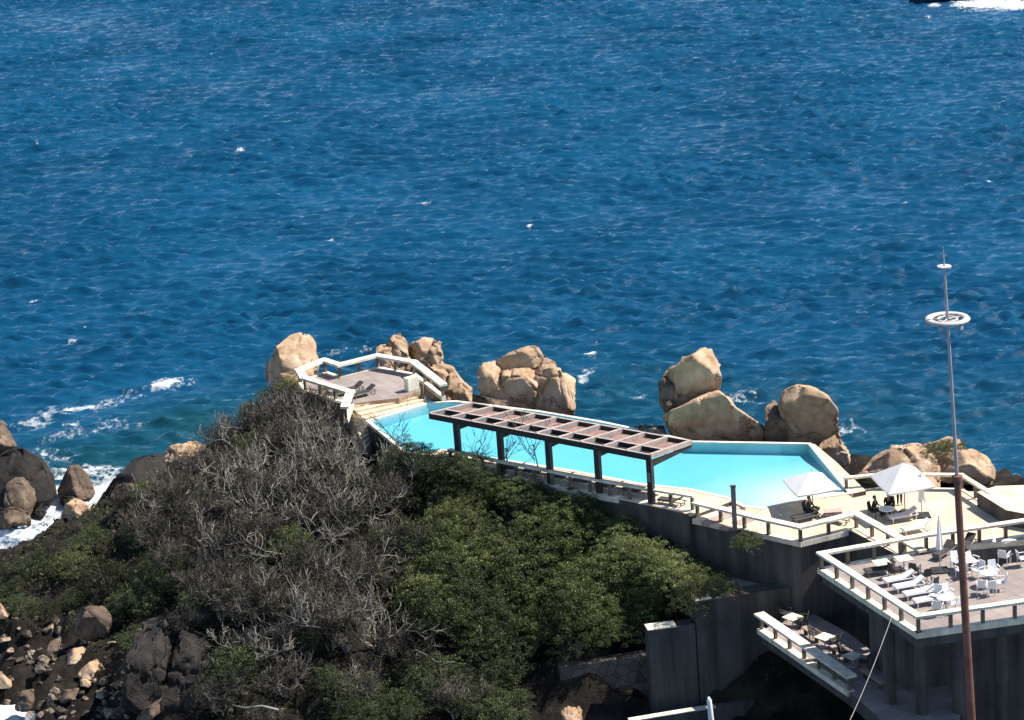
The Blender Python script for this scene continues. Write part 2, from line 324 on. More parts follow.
me = bpy.data.meshes.new('sea'); me.vertices.add(len(co)); me.vertices.foreach_set('co', co.ravel())
me.loops.add(q.size); me.loops.foreach_set('vertex_index', q.ravel().astype(np.int32)); me.polygons.add(len(q))
me.polygons.foreach_set('loop_start', np.arange(0, q.size, 4, dtype=np.int32)); me.polygons.foreach_set('loop_total', np.full(len(q), 4, dtype=np.int32))
me.update(); me.polygons.foreach_set('use_smooth', np.ones(len(q), dtype=bool))
at_ = me.attributes.new('foam', 'FLOAT', 'POINT'); at_.data.foreach_set('value', foam.ravel().astype(np.float32))
c0 = at(160, 450, 0)
sh = np.zeros_like(X)
for (a, b, r, am) in ((200, 425, 7, .9), (110, 460, 7, .8), (60, 470, 9, .7), (300, 400, 9, .5), (600, 400, 11, .45), (740, 410, 10, .4), (860, 440, 12, .5), (470, 380, 9, .35), (960, 425, 12, .3)):
    c = at(a, b, 0); sh = np.maximum(sh, am * np.exp(-((X - c.x) ** 2 + (Y - c.y) ** 2) / r ** 2))
at2 = me.attributes.new('shallow', 'FLOAT', 'POINT'); at2.data.foreach_set('value', sh.ravel().astype(np.float32))
def sea_mat():
    m, n, b = new_mat('sea water')
    geo = N(n, 'ShaderNodeNewGeometry')
    a = N(n, 'ShaderNodeAttribute', attribute_name='foam'); s2 = N(n, 'ShaderNodeAttribute', attribute_name='shallow')
    nz = N(n, 'ShaderNodeTexNoise', i_Scale=0.05, i_Detail=4); n.links.new(geo.outputs['Position'], nz.inputs['Vector'])
    deep = ramp(n, nz.outputs['Fac'], [(0.35, (0.0012, 0.041, 0.094)), (0.65, (0.0026, 0.057, 0.128))])
    mix = N(n, 'ShaderNodeMix', data_type='RGBA'); n.links.new(s2.outputs['Fac'], mix.inputs[0]); n.links.new(deep, mix.inputs[6]); mix.inputs[7].default_value = (0.006, 0.05, 0.065, 1)
    nf = N(n, 'ShaderNodeTexNoise', i_Scale=1.9, i_Detail=8, i_Roughness=0.72, i_Distortion=0.4); n.links.new(geo.outputs['Position'], nf.inputs['Vector'])
    add = N(n, 'ShaderNodeMath', operation='ADD'); n.links.new(a.outputs['Fac'], add.inputs[0])
    sub = N(n, 'ShaderNodeMath', operation='MULTIPLY_ADD'); n.links.new(nf.outputs['Fac'], sub.inputs[0]); sub.inputs[1].default_value = 2.4; sub.inputs[2].default_value = -1.2
    n.links.new(sub.outputs[0], add.inputs[1])
    vf = N(n, 'ShaderNodeTexVoronoi', i_Scale=1.1); vf.feature = 'DISTANCE_TO_EDGE'
    wv = N(n, 'ShaderNodeMix', data_type='RGBA'); wv.inputs[0].default_value = 0.75; n.links.new(geo.outputs['Position'], wv.inputs[6]); n.links.new(nf.outputs['Color'], wv.inputs[7]); n.links.new(wv.outputs[2], vf.inputs['Vector'])
    lace = N(n, 'ShaderNodeMapRange'); lace.inputs['From Max'].default_value = 0.22; lace.inputs['To Min'].default_value = 0.16; lace.inputs['To Max'].default_value = -0.16; n.links.new(vf.outputs['Distance'], lace.inputs[0])
    nl = N(n, 'ShaderNodeMath', operation='ADD'); n.links.new(sub.outputs[0], nl.inputs[0]); n.links.new(lace.outputs[0], nl.inputs[1])
    gate = N(n, 'ShaderNodeMath', operation='MULTIPLY'); gate.use_clamp = True; n.links.new(a.outputs['Fac'], gate.inputs[0]); gate.inputs[1].default_value = 2.0
    gm = N(n, 'ShaderNodeMath', operation='MULTIPLY'); n.links.new(nl.outputs[0], gm.inputs[0]); n.links.new(gate.outputs[0], gm.inputs[1])
    add = N(n, 'ShaderNodeMath', operation='ADD'); n.links.new(a.outputs['Fac'], add.inputs[0]); n.links.new(gm.outputs[0], add.inputs[1])
    mr = N(n, 'ShaderNodeMapRange'); mr.inputs['From Min'].default_value = 0.50; mr.inputs['From Max'].default_value = 1.25; n.links.new(add.outputs[0], mr.inputs[0])
    mf = N(n, 'ShaderNodeMix', data_type='RGBA'); n.links.new(mr.outputs[0], mf.inputs[0]); n.links.new(mix.outputs[2], mf.inputs[6]); mf.inputs[7].default_value = (0.78, 0.8, 0.8, 1)
    n.links.new(mf.outputs[2], b.inputs['Base Color'])
    rr = N(n, 'ShaderNodeMapRange'); rr.inputs['To Min'].default_value = 0.06; rr.inputs['To Max'].default_value = 0.8; n.links.new(mr.outputs[0], rr.inputs[0]); n.links.new(rr.outputs[0], b.inputs['Roughness'])
    b.inputs['IOR'].default_value = 1.42
    b.inputs['Specular IOR Level'].default_value = 0.5
    mp = N(n, 'ShaderNodeMapping'); mp.inputs['Scale'].default_value = (0.30, 1.0, 1.0); mp.inputs['Rotation'].default_value = (0, 0, R(4)); n.links.new(geo.outputs['Position'], mp.inputs[0])
    nb = N(n, 'ShaderNodeTexNoise', i_Scale=2.0, i_Detail=6, i_Roughness=0.65); n.links.new(mp.outputs[0], nb.inputs['Vector'])
    bp = N(n, 'ShaderNodeBump', i_Strength=0.8, i_Distance=0.13); n.links.new(nb.outputs['Fac'], bp.inputs['Height']); n.links.new(bp.outputs[0], b.inputs['Normal'])
    return m
M['sea'] = sea_mat(); me.materials.append(M['sea'])
sea = bpy.data.objects.new('sea', me); COL.objects.link(sea); structure(sea)
far = MB(); Rr = 9000
ring_i = [(-125, 104), (125, 104), (125, 519), (-125, 519)]
far.add([(-Rr, -200, -.05), (Rr, -200, -.05), (Rr, Rr, -.05), (-Rr, Rr, -.05)] + [(x, y, -.05) for x, y in ring_i] + [(-Rr, -200, -9), (Rr, -200, -9), (Rr, Rr, -9), (-Rr, Rr, -9)],
        [(0, 1, 5, 4), (1, 2, 6, 5), (2, 3, 7, 6), (3, 0, 4, 7)])
M['sea_far'] = surf('open sea water', (0.012, 0.075, 0.16), (0.03, 0.12, 0.22), 0.25, 0.7, 1.0, 0.35, spec=0.1, bdist=1.0)
structure(far.build('open_sea', 'sea_far'))
bed = MB(); bed.add([(-200, -200, -6), (200, -200, -6), (200, 600, -6), (-200, 600, -6)], [(0, 1, 2, 3)]); structure(bed.build('seabed', 'soil'))

# ------------------------------------------------------------------ hillside
CP = [(0, 570, 2.6), (60, 560, 3.2), (120, 530, 4.2), (150, 500, 5.0), (190, 472, 6.0), (250, 430, 7.6), (300, 408, 8.8), (340, 412, 9.6), (365, 440, 7.8), (385, 455, 7.8),
      (400, 470, 8.3), (440, 476, 8.8), (500, 490, 9.0), (560, 504, 8.6), (620, 532, 7.9), (700, 560, 7.0), (770, 570, 6.9),
      (0, 630, 1.3), (60, 640, 1.5), (0, 690, .7), (60, 700, .9), (110, 715, 1.0), (170, 700, 2.2), (110, 600, 2.6), (150, 650, 2.6),
      (200, 560, 6.0), (240, 510, 7.2), (300, 470, 8.2), (250, 610, 5.6), (230, 680, 3.4), (300, 640, 5.0), (320, 715, 2.5), (360, 540, 7.0), (400, 600, 5.6), (420, 700, 2.4),
      (500, 580, 6.0), (500, 650, 3.8), (520, 719, 1.0), (600, 600, 6.0), (620, 660, 2.0), (640, 565, 7.2), (660, 700, .6), (600, 719, .6), (560, 640, 3.6),
      (720, 712, .4), (850, 719, .4), (960, 719, .4), (1060, 719, .6), (800, 650, 1.5), (950, 600, 4), (1060, 600, 5),
      (0, 548, -.9), (40, 530, -1.4), (100, 497, -.8), (60, 490, -1.6), (-30, 690, -1.2), (0, 712, -.5), (-60, 640, -1), (130, 466, -1.0), (165, 440, -1.2), (100, 450, -3), (215, 395, -2), (150, 400, -4), (-60, 540, -2), (0, 480, -3),
      (330, 1000, 1), (700, 1000, 2), (1060, 1000, 3), (0, 900, -2), (1200, 700, 3)]
# back slope dropping into the sea behind the pool and lookout
CPW = [at(a, b, c) for a, b, c in CP]
for (a, b, z, back) in ((285, 375, 6, 0), (340, 350, 4, 0), (420, 355, 5, 0), (470, 400, 8.3, 0), (560, 410, 8.3, 0), (650, 430, 8.3, 0), (800, 440, 8.3, 0), (850, 470, 8.0, 0), (960, 470, 8.2, 0), (1060, 480, 8.2, 0),
                        (500, 440, 6.5, 0), (600, 460, 6.5, 0), (700, 470, 6.5, 0), (800, 480, 7, 0), (370, 380, 10.0, 0)):
    CPW.append(at(a, b, z))
for (a, b) in ((255, 372), (290, 345), (340, 335), (420, 330), (500, 360), (560, 375), (650, 400), (760, 420), (860, 425), (960, 425), (1080, 430)):
    p = at(a, b, 8); CPW.append(Vector((p.x * 1.0, p.y + 5, -2.5))); CPW.append(Vector((p.x, p.y + 14, -6)))
A0 = np.array([[p.x, p.y] for p in CPW]); zc = np.array([p.z for p in CPW])
def phi(r): return np.sqrt(r * r + 1.0)
D0 = np.hypot(A0[:, None, 0] - A0[None, :, 0], A0[:, None, 1] - A0[None, :, 1])
WT = np.linalg.solve(phi(D0) + -0.12 * np.eye(len(A0)) , zc - zc.mean())
zm = zc.mean()
tx = np.arange(-62, 52, 0.5); ty = np.arange(96, 205, 0.5)
TX, TY = np.meshgrid(tx, ty, indexing='ij')
def ground(x, y):
    x = np.asarray(x, float); y = np.asarray(y, float)
    r = np.hypot(x[..., None] - A0[:, 0], y[..., None] - A0[:, 1]); return phi(r) @ WT + zm
TZ = np.stack([ground(TX[i], TY[i]) for i in range(TX.shape[0])])
TZ = np.clip(TZ, -6.5, 11)
bx_ = [at(a, b, 10.55) for a, b in ((285, 372), (300, 384), (324, 374), (339, 379), (377, 369), (412, 376), (424, 384), (470, 399))]
Yb = np.interp(TX, [p.x for p in bx_], [p.y for p in bx_]); inx = (TX > bx_[0].x) & (TX < bx_[-1].x)
TZ = np.where(inx & (TY > Yb - 1), np.minimum(TZ, 7.0 - 1.6 * (TY - Yb)), TZ); TZ = np.maximum(TZ, -6.5)
rough = 0.28 * vnoise(TX, TY, 1.0, 0) + 0.13 * vnoise(TX, TY, 2.3, 1)
TZ += rough * np.clip((TZ + 2) / 3, 0.2, 1)
def poly_mask(poly, X, Y):
    ins = np.zeros(X.shape, bool); n = len(poly)
    for i in range(n):
        x1, y1 = poly[i][0], poly[i][1]; x2, y2 = poly[(i + 1) % n][0], poly[(i + 1) % n][1]
        c = ((y1 > Y) != (y2 > Y)); xi = (x2 - x1) * (Y - y1) / ((y2 - y1) if y2 != y1 else 1e-9) + x1
        ins ^= c & (X < xi)
    return ins
def gz(x, y):
    i = min(max((x - tx[0]) / .5, 0), len(tx) - 2); j = min(max((y - ty[0]) / .5, 0), len(ty) - 2)
    a, b = int(i), int(j); u, v = i - a, j - b
    return float(TZ[a, b] * (1 - u) * (1 - v) + TZ[a + 1, b] * u * (1 - v) + TZ[a, b + 1] * (1 - u) * v + TZ[a + 1, b + 1] * u * v)

# ------------------------------------------------------------------ plan outlines
def PL(pts, z): return [at(a, b, z) for a, b in pts]
pool_px = [(370, 421), (430, 403.5), (455, 402), (537, 412), (597, 422), (645, 432), (692, 442.5), (808, 444.5), (848, 493), (800, 500), (762, 508), (746, 506), (727, 497), (691, 489), (644, 484), (570, 470), (500, 459), (442, 449.5), (427, 454.5), (406, 451)]
POOL = PL(pool_px, ZP)
deck_px = [(427, 455.5), (442, 450.5), (500, 460), (570, 471), (644, 485), (691, 490), (727, 498), (733, 501), (690, 517), (687, 514), (649, 506), (570, 489), (498, 478), (449, 469)]
DECK = PL(deck_px, ZP)
a_px = [(746, 508), (762, 510), (800, 502), (849, 495), (846, 494), (884, 489), (961, 491), (1100, 497), (1100, 560), (1026, 545), (912, 562), (851, 531), (800, 541), (761, 534), (691, 519), (728, 505)]
DA = PL(a_px, ZA)
b_px = [(822, 570), (918, 634), (1110, 606), (1110, 527)]
DB = PL(b_px, ZB)
# keep the ground below the built platforms
for poly, zmax in ((POOL, 7.9), (DECK, 8.5), (DA, 7.8), (DB, 5.5)):
    cx = sum(p.x for p in poly) / len(poly); cy = sum(p.y for p in poly) / len(poly)
    big = [(cx + (p.x - cx) * 1.04, cy + (p.y - cy) * 1.10) for p in poly]
    mk = poly_mask(big, TX, TY); TZ[mk] = np.minimum(TZ[mk], zmax)
nx, ny = TX.shape
co = np.stack([TX, TY, TZ], -1).reshape(-1, 3); idx = np.arange(nx * ny).reshape(nx, ny)
q = np.stack([idx[:-1, :-1], idx[1:, :-1], idx[1:, 1:], idx[:-1, 1:]], -1).reshape(-1, 4)
hill = MB(); hill.v = [tuple(c) for c in co.tolist()]; hill.f = [tuple(f) for f in q.tolist()]
structure(hill.build('hillside', 'soil', smooth=True))

# ------------------------------------------------------------------ pool
def offset(poly, d):
    n = len(poly); out = []
    ar = sum(poly[i].x * poly[(i + 1) % n].y - poly[(i + 1) % n].x * poly[i].y for i in range(n)); sg = 1 if ar > 0 else -1
    for i in range(n):
        a, b, c = poly[i - 1], poly[i], poly[(i + 1) % n]
        e1 = (b - a).to_2d().normalized(); e2 = (c - b).to_2d().normalized()
        n1 = Vector((e1.y, -e1.x)) * sg; n2 = Vector((e2.y, -e2.x)) * sg
        k = (n1 + n2); k = k / max(0.35, (1 + n1.dot(n2)))
        out.append(Vector((b.x + k.x * d, b.y + k.y * d, b.z)))
    return out
pool = thing('swimming_pool', 'long turquoise infinity swimming pool on the rocky point', 'swimming pool', (POOL[0].x, POOL[0].y, ZP))
outer = offset(POOL, 0.24); n = len(POOL)
cop = MB(); cop.add([(p.x, p.y, ZP + .04) for p in POOL] + [(p.x, p.y, ZP + .04) for p in outer] + [(p.x, p.y, ZP + .0) for p in POOL] + [(p.x, p.y, ZP - .18) for p in outer],
    sum([[(i, (i + 1) % n, (i + 1) % n + n, i + n), (i + n, (i + 1) % n + n, (i + 1) % n + 3 * n, i + 3 * n), ((i + 1) % n, i, i + 2 * n, (i + 1) % n + 2 * n), (i + 3 * n, (i + 1) % n + 3 * n, (i + 1) % n + 2 * n, i + 2 * n)] for i in range(n)], []))
cop.build('coping', 'cap', pool)
shc = at(815, 497, ZP)
bm = bmesh.new(); fv = [bm.verts.new((p.x, p.y, 0)) for p in POOL]; f = bm.faces.new(fv); bmesh.ops.triangulate(bm, faces=[f])
bmesh.ops.subdivide_edges(bm, edges=bm.edges[:], cuts=7, use_grid_fill=True)
for v in bm.verts:
    u = (v.co.x - shc.x) / 9.0; t = (v.co.y - shc.y) / 7.5; d = math.hypot(min(u, 0) if u < 0 else u, t)
    v.co.z = ZP - 0.05 - 0.62 * min(1, max(0, d - 0.12)) ** 1.1
bme = bpy.data.meshes.new('basin_floor'); bm.to_mesh(bme); bm.free(); bme.materials.append(M['plaster'])
for p in bme.polygons: p.use_smooth = True
bo = bpy.data.objects.new('basin_floor', bme); COL.objects.link(bo); bo.parent = pool; bo.matrix_parent_inverse = pool.matrix_basis.inverted()
bw = MB(); bw.add([(p.x, p.y, ZP + .001) for p in POOL] + [(p.x, p.y, ZP - 1.0) for p in POOL], [(i, (i + 1) % n, (i + 1) % n + n, i + n) for i in range(n)])
bw.build('basin_wall', 'plaster', pool)
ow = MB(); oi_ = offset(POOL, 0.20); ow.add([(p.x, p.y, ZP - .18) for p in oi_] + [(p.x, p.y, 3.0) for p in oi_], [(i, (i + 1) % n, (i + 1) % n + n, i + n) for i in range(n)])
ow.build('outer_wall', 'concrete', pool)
def pool_water():
    m, nn, b = new_mat('pool water')
    gl = N(nn, 'ShaderNodeBsdfGlossy'); gl.inputs['Roughness'].default_value = 0.06
    tr = N(nn, 'ShaderNodeBsdfTransparent'); fr = N(nn, 'ShaderNodeFresnel'); fr.inputs[0].default_value = 1.33
    geo = N(nn, 'ShaderNodeNewGeometry')
    nz = N(nn, 'ShaderNodeTexNoise', i_Scale=2.2, i_Detail=4); nn.links.new(geo.outputs['Position'], nz.inputs['Vector'])
    bp = N(nn, 'ShaderNodeBump', i_Strength=0.35, i_Distance=0.06); nn.links.new(nz.outputs['Fac'], bp.inputs['Height'])
    nn.links.new(bp.outputs[0], gl.inputs['Normal']); nn.links.new(bp.outputs[0], fr.inputs['Normal'])
    mx = N(nn, 'ShaderNodeMixShader'); nn.links.new(fr.outputs[0], mx.inputs[0]); nn.links.new(tr.outputs[0], mx.inputs[1]); nn.links.new(gl.outputs[0], mx.inputs[2])
    nn.links.new(mx.outputs[0], nn.nodes['Material Output'].inputs[0])
    va = N(nn, 'ShaderNodeVolumeAbsorption'); va.inputs[0].default_value = (0.32, 0.87, 0.965, 1); va.inputs[1].default_value = 0.85
    nn.links.new(va.outputs[0], nn.nodes['Material Output'].inputs['Volume']); nn.nodes.remove(b); return m
M['pool_water'] = pool_water()
wt = MB(); wt.prism([(p.x, p.y) for p in offset(POOL, 0.03)], ZP - 0.03, ZP - 1.2); wt.build('pool_surface', 'pool_water', pool)

# ------------------------------------------------------------------ terraces (ground surfaces)
def slab(name, poly, ztop, zbot, top, side):
    m = MB(); m.prism([(p.x, p.y) for p in poly], ztop, zbot)
    o = m.build(name, top); o.data.materials.append(M[side])
    for p in o.data.polygons:
        if abs(p.normal.z) < 0.5: p.material_index = 1
    return o
structure(slab('pool_deck', DECK, ZP + .01, 4.0, 'tile', 'concrete'))
structure(slab('terrace', DA, ZA, 2.5, 'tile', 'concrete'))
# sloped apron from the shallow end down to the terrace
ap = [at(848.5, 495, ZP), at(800, 502, ZP), at(762, 510, ZP), at(746, 508, ZP)]
ap2 = [at(860, 505, ZA), at(804, 513, ZA), at(765, 521, ZA), at(742, 517, ZA)]
m = MB(); m.add([(p.x, p.y, ZP + .035) for p in ap] + [(p.x, p.y, ZA + .004) for p in ap2], [(0, 1, 5, 4), (1, 2, 6, 5), (2, 3, 7, 6)])
structure(m.build('pool_apron', 'tile'))
structure(slab('pool_side', PL([(809, 443.5), (815, 444.5), (836, 462), (866, 491), (849, 494.5)], ZP), ZP + .02, 5, 'tile', 'concrete'))
# steps between pool deck and terrace
ST = thing('stone_stairs', 'short flight of sandstone steps from pergola deck down to the lower terrace', 'steps', at(700, 521, ZA))
s0, s1 = at(737, 503, ZP), at(692, 518, ZP); dr = at(760, 513, ZA) - at(722, 505, ZA); dr.z = 0; dr.normalize()
for i in range(4):
    a = s0 + dr * (0.62 * i); b = s1 + dr * (0.62 * i); c = b + dr * .62; d = a + dr * .62; zt = ZP - 0.055 * (i + 1)
    q_ = MB(); q_.prism([(a.x, a.y), (b.x, b.y), (c.x, c.y), (d.x, d.y)], zt, ZA - .1); q_.build('step', 'deckpink' if i % 2 else 'deck', ST)  # every other step coloured darker to paint the brown step shadows
m = MB(); m.prism([(p.x, p.y) for p in DB], ZB, ZB - 0.75)
o = m.build('upper_platform', 'tilepink'); o.data.materials.append(M['concrete'])
for p in o.data.polygons:
    if p.normal.z < 0.5: p.material_index = 1
structure(o)

# ------------------------------------------------------------------ railings
def polyline_pts(pts, sp):
    out = []
    for i in range(len(pts) - 1):
        a, b = pts[i], pts[i + 1]; L = (b - a).length; k = max(1, round(L / sp))
        for j in range(k): out.append((a.lerp(b, j / k), (b - a)))
    out.append((pts[-1], pts[-1] - pts[-2])); return out
def railing(name, label, px, zf, h=0.95, sp=1.5, cw=0.38, ct=0.13, pw=0.17, cap='cap', post='post', kerb=None, closed=False):
    zs = zf if isinstance(zf, (list, tuple)) else [zf] * len(px)
    top = [at(a, b, z + h) for (a, b), z in zip(px, zs)]
    T = thing(name, label, 'railing', top[0] - Vector((0, 0, h)))
    c = MB()
    for i in range(len(top) - 1): c.beam(top[i] + Vector((0, 0, .0015 * (i % 2))), top[i + 1] + Vector((0, 0, .0015 * (i % 2))), cw, ct, ext=cw * .42)
    c.build('top_rail', cap, T)
    for p, d in polyline_pts(top, sp):
        b = MB(); b.box((p.x, p.y, p.z - ct / 2 - h / 2), (pw, pw, h - ct + .05), math.atan2(d.y, d.x)); b.build('post', post, T)
    if kerb:
        kb = MB()
        for i in range(len(top) - 1): kb.beam(top[i] - Vector((0, 0, h - .05)), top[i + 1] - Vector((0, 0, h - .05)), kerb, .30, ext=kerb * .4)
        kb.build('kerb', 'cap', T)
    return T
railing('railing', 'cream railing with brown posts along the front of the pergola deck', [(450, 449), (498, 460), (570, 474), (649, 488), (692, 495)], ZP, sp=1.55, cw=.3, kerb=.5)
railing('railing', 'cream railing stepping down from the pergola deck along the terrace front', [(697, 502), (768, 519), (800, 526), (856, 512.5), (921, 549)], [ZP - .25, ZA, ZA, ZA, ZA], sp=1.5, cw=.5, kerb=.3)
railing('railing', 'cream railing on the sea side of the terrace behind the open parasol', [(846, 477), (884, 473), (961, 474), (990, 492)], ZA, sp=2.2, cw=.32, kerb=.22)
railing('railing', 'wide cream railing around the raised platform with white furniture', [(1110, 507), (926, 534), (821, 552.5), (918, 615), (1110, 588)], ZB, sp=1.55, cw=.42, kerb=.36)

# ------------------------------------------------------------------ lookout
look_px = [(303, 393), (300, 384), (324, 374), (339, 379), (377, 369), (412, 376), (424, 384), (420, 391), (399, 398), (372, 401), (345, 405)]
LK = PL(look_px, ZG)
structure(slab('lookout_floor', LK, ZG, 5.0, 'tilepink', 'rock'))
railing('railing', 'cream railing enclosing the lookout above the pool, open towards the steps', [(345, 405), (350, 391), (304, 377), (299, 369), (324, 359), (339, 364), (377, 354.5), (413, 361), (424, 369), (442, 383)],
        [ZG - .3, ZG, ZG, ZG, ZG, ZG, ZG, ZG, ZG, ZP + .3], sp=2.0, cw=.55, ct=.16, kerb=.3)
LS = thing('stone_stairs', 'wide pale steps from the lookout down to the pool edge', 'steps', at(400, 405, ZP))
top_l, top_r = at(346, 403, ZG), at(404, 393, ZG); bot_l, bot_r = at(366, 419, ZP), at(432, 402, ZP)
K = 4
for i in range(K):
    t0, t1 = i / K, (i + 1) / K
    a = top_l.lerp(bot_l, t0); b = top_r.lerp(bot_r, t0); c = top_r.lerp(bot_r, t1); d = top_l.lerp(bot_l, t1); zt = ZG - (ZG - ZP) * (i + 1) / K + .02
    q_ = MB(); q_.prism([(p.x, p.y) for p in (a, b, c, d)], zt, 6); q_.build('step', 'tile', LS)
PS = thing('stone_stairs', 'narrow sandstone steps running down beside the left end of the pool', 'steps', at(368, 444, ZP - 1))
e0, e1, g0, g1 = at(347, 409, ZP + .3), at(362, 421, ZP + .1), at(366, 450, ZP - 1.3), at(374, 440, ZP - 1.3)
for i in range(9):
    t0, t1 = i / 9, (i + 1) / 9
    a, b, c, d = e0.lerp(g0, t0), e1.lerp(g1, t0), e1.lerp(g1, t1), e0.lerp(g0, t1)
    q_ = MB(); q_.prism([(p.x, p.y) for p in (a, b, c, d)], a.z - .05, 6); q_.build('step', 'deck', PS)

# ------------------------------------------------------------------ pergola
ZR = ZP + 3.05
N0, N1, F0, F1 = at(430, 413.5, ZR), at(650, 455, ZR), at(473, 403, ZR), at(691, 441, ZR)
PG = thing('pergola', 'long dark cantilever pergola with pale cross beams over the poolside deck', 'pergola', at(551, 488, ZP))
def PP(u, v): return N0.lerp(N1, u).lerp(F0.lerp(F1, u), v)
for nm, v, mt, wd, hh in (('edge_beam', 0.0, 'dark', .16, .34), ('edge_beam', 1.0, 'dark', .14, .30), ('middle_beam', .36, 'dark', .12, .26)):
    b = MB(); b.beam(PP(0, v), PP(1, v), wd, hh, ext=.05); b.build(nm, mt, PG)
for v in (0, 1, .36):
    b = MB(); b.beam(PP(0, v) + Vector((0, 0, .035)), PP(1, v) + Vector((0, 0, .035)), .13, .033, ext=.04); b.build('beam_cap', 'beam', PG)
for i in range(11):
    b = MB(); u = i / 10; b.beam(PP(u, 0) + Vector((0, 0, .07)), PP(u, 1) + Vector((0, 0, .07)), .17, .28, ext=.0); b.build('cross_beam', 'beam', PG)
for i in range(10):
    u0, u1 = i / 10 + .006, (i + 1) / 10 - .006
    for v0, v1, mt in ((.36, .99, 'panel'), (.0, .355, 'dark')):  # near row coloured dark, painting the shadow in its cells
        q_ = MB(); pl = [PP(u0, v0), PP(u1, v0), PP(u1, v1), PP(u0, v1)]; q_.prism([(p.x, p.y) for p in pl], ZR - .22, ZR - .28); q_.build('roof_panel', mt, PG)
dnear = (N1 - N0); ang = math.atan2(dnear.y, dnear.x); back = (F0 - N0).normalized()
for px in (457, 502, 551, 599, 649):
    u = (px - 430) / 220; p = PP(u, 0.0) + back * .02
    b = MB(); b.box((p.x, p.y, (ZR - .3 + ZP) / 2), (.36, .26, ZR - .3 - ZP), ang); b.build('post', 'dark', PG)
    b = MB(); e = PP(u, .98); b.add([p + Vector((0, 0, -.34)), e + Vector((0, 0, -.30)), e + Vector((0, 0, -.40)), p + Vector((0, 0, -.75))] + [x + (N1 - N0).normalized() * .12 for x in (p + Vector((0, 0, -.34)), e + Vector((0, 0, -.30)), e + Vector((0, 0, -.40)), p + Vector((0, 0, -.75)))],
        [(0, 1, 2, 3), (7, 6, 5, 4), (0, 4, 5, 1), (1, 5, 6, 2), (2, 6, 7, 3), (3, 7, 4, 0)]); b.build('bracket', 'dark', PG)
nb_ = MB(); p = PP((649 - 430) / 220, 0); nb_.box((p.x, p.y, ZR - 1.35), (.22, .29, .55), ang); nb_.build('notice', 'concrete_light', PG)

# ------------------------------------------------------------------ rocks
def ray_poly(poly, t):
    dx, dy = math.cos(t), math.sin(t); best = 0.01; n = len(poly)
    for i in range(n):
        x1, y1 = poly[i]; x2, y2 = poly[(i + 1) % n]; ex, ey = x2 - x1, y2 - y1
        den = dx * ey - dy * ex
        if abs(den) < 1e-9: continue
        s = (x1 * ey - y1 * ex) / den; u = (x1 * dy - y1 * dx) / den
        if s > 0 and -1e-6 <= u <= 1 + 1e-6: best = max(best, s)
    return best
def dirv(az, el): return Vector((math.sin(R(az)) * math.cos(R(el)), math.cos(R(az)) * math.cos(R(el)), math.sin(R(el))))
def rock(label, px, Y, mat='rock', T=None, cuts=(), ns=0.035, sub=5, e=0.68, name='boulder', group=None, nf=0.9):
    P = [aty(a, b, Y) for a, b in px]; C0 = sum(P, Vector()) / len(P)
    pl = [((p - C0).dot(CR), (p - C0).dot(CU)) for p in P]
    tab = np.array([ray_poly(pl, 2 * math.pi * i / 180) for i in range(180)])
    ker = np.array([1, 2, 3, 2, 1]) / 9.; tab = sum(k * np.roll(tab, s) for k, s in zip(ker, (-2, -1, 0, 1, 2)))
    size = tab.mean(); T = T or size * .95
    bm = bmesh.new(); bmesh.ops.create_icosphere(bm, subdivisions=sub, radius=1)
    ra = random.Random(int(px[0][0] * 10 + px[0][1])); auto = [(ra.uniform(90, 270), ra.uniform(15, 75), ra.uniform(.55, .88)) for _ in range(8)]
    if any(c_[1] <= -10 for c_ in cuts): auto = auto[:2]; auto = [(a_, max(e_, 45), .8) for a_, e_, k_ in auto]
    off = Vector((Y * 3.1 + px[0][0], px[0][1] * .37, 0))
    for v in bm.verts:
        a, b, c = v.co; rho = math.hypot(a, b); t = math.atan2(b, a) % (2 * math.pi); fi = t / (2 * math.pi) * 180; i0 = int(fi) % 180; r = tab[i0] * (1 - fi + int(fi)) + tab[(i0 + 1) % 180] * (fi - int(fi))
        rr = rho ** e * r; ww = (abs(c) ** e) * (1 if c > 0 else -1) * T
        p = CR * (math.cos(t) * rr) + CU * (math.sin(t) * rr) - CF * ww      # +c faces the viewer side
        for (az, el, k) in list(cuts) + auto:
            nrm = dirv(az, el); dd = p.dot(nrm) - k * size
            if dd > 0 and nrm.dot(-CF) > 0.15: p = p - (-CF) * (dd * .96 / nrm.dot(-CF))
        v.co = p
    bmesh.ops.recalc_face_normals(bm, faces=bm.faces[:]); bm.normal_update()
    for v in bm.verts:
        q = v.co * (nf / size) * 1.3 + off
        d = noise.fractal(q, .9, 2.1, 5) + 0.5 * (noise.noise(q * .7))
        qq = q * .8 + noise.noise_vector(q * .9) * .35; ds, ps = noise.voronoi(qq); ed = ds[1] - ds[0]
        cr = -3.2 * max(0, 1 - ed / .07) + 1.9 * noise.noise(ps[0] * 3.7)
        v.co = v.co + v.normal * size * ns * (d * 1.3 + cr)
    me = bpy.data.meshes.new(name); bm.to_mesh(me); bm.free(); me.materials.append(M[mat])
    me.polygons.foreach_set('use_smooth', [True] * len(me.polygons))
    o = bpy.data.objects.new(name, me); COL.objects.link(o); o.location = C0; return tag(o, label, 'rock', group)
def z1(l, s, ox, oy): return [(a / s + ox, b / s + oy) for a, b in l]
c1 = lambda l: z1(l, 5.12, 250, 320); c2 = lambda l: z1(l, 5.12, 430, 330); c3 = lambda l: z1(l, 5.12, 600, 330); c4 = lambda l: z1(l, 3.879, 760, 370)
cl = lambda l: z1(l, 4, 0, 360); cb = lambda l: z1(l, 4, 0, 540)
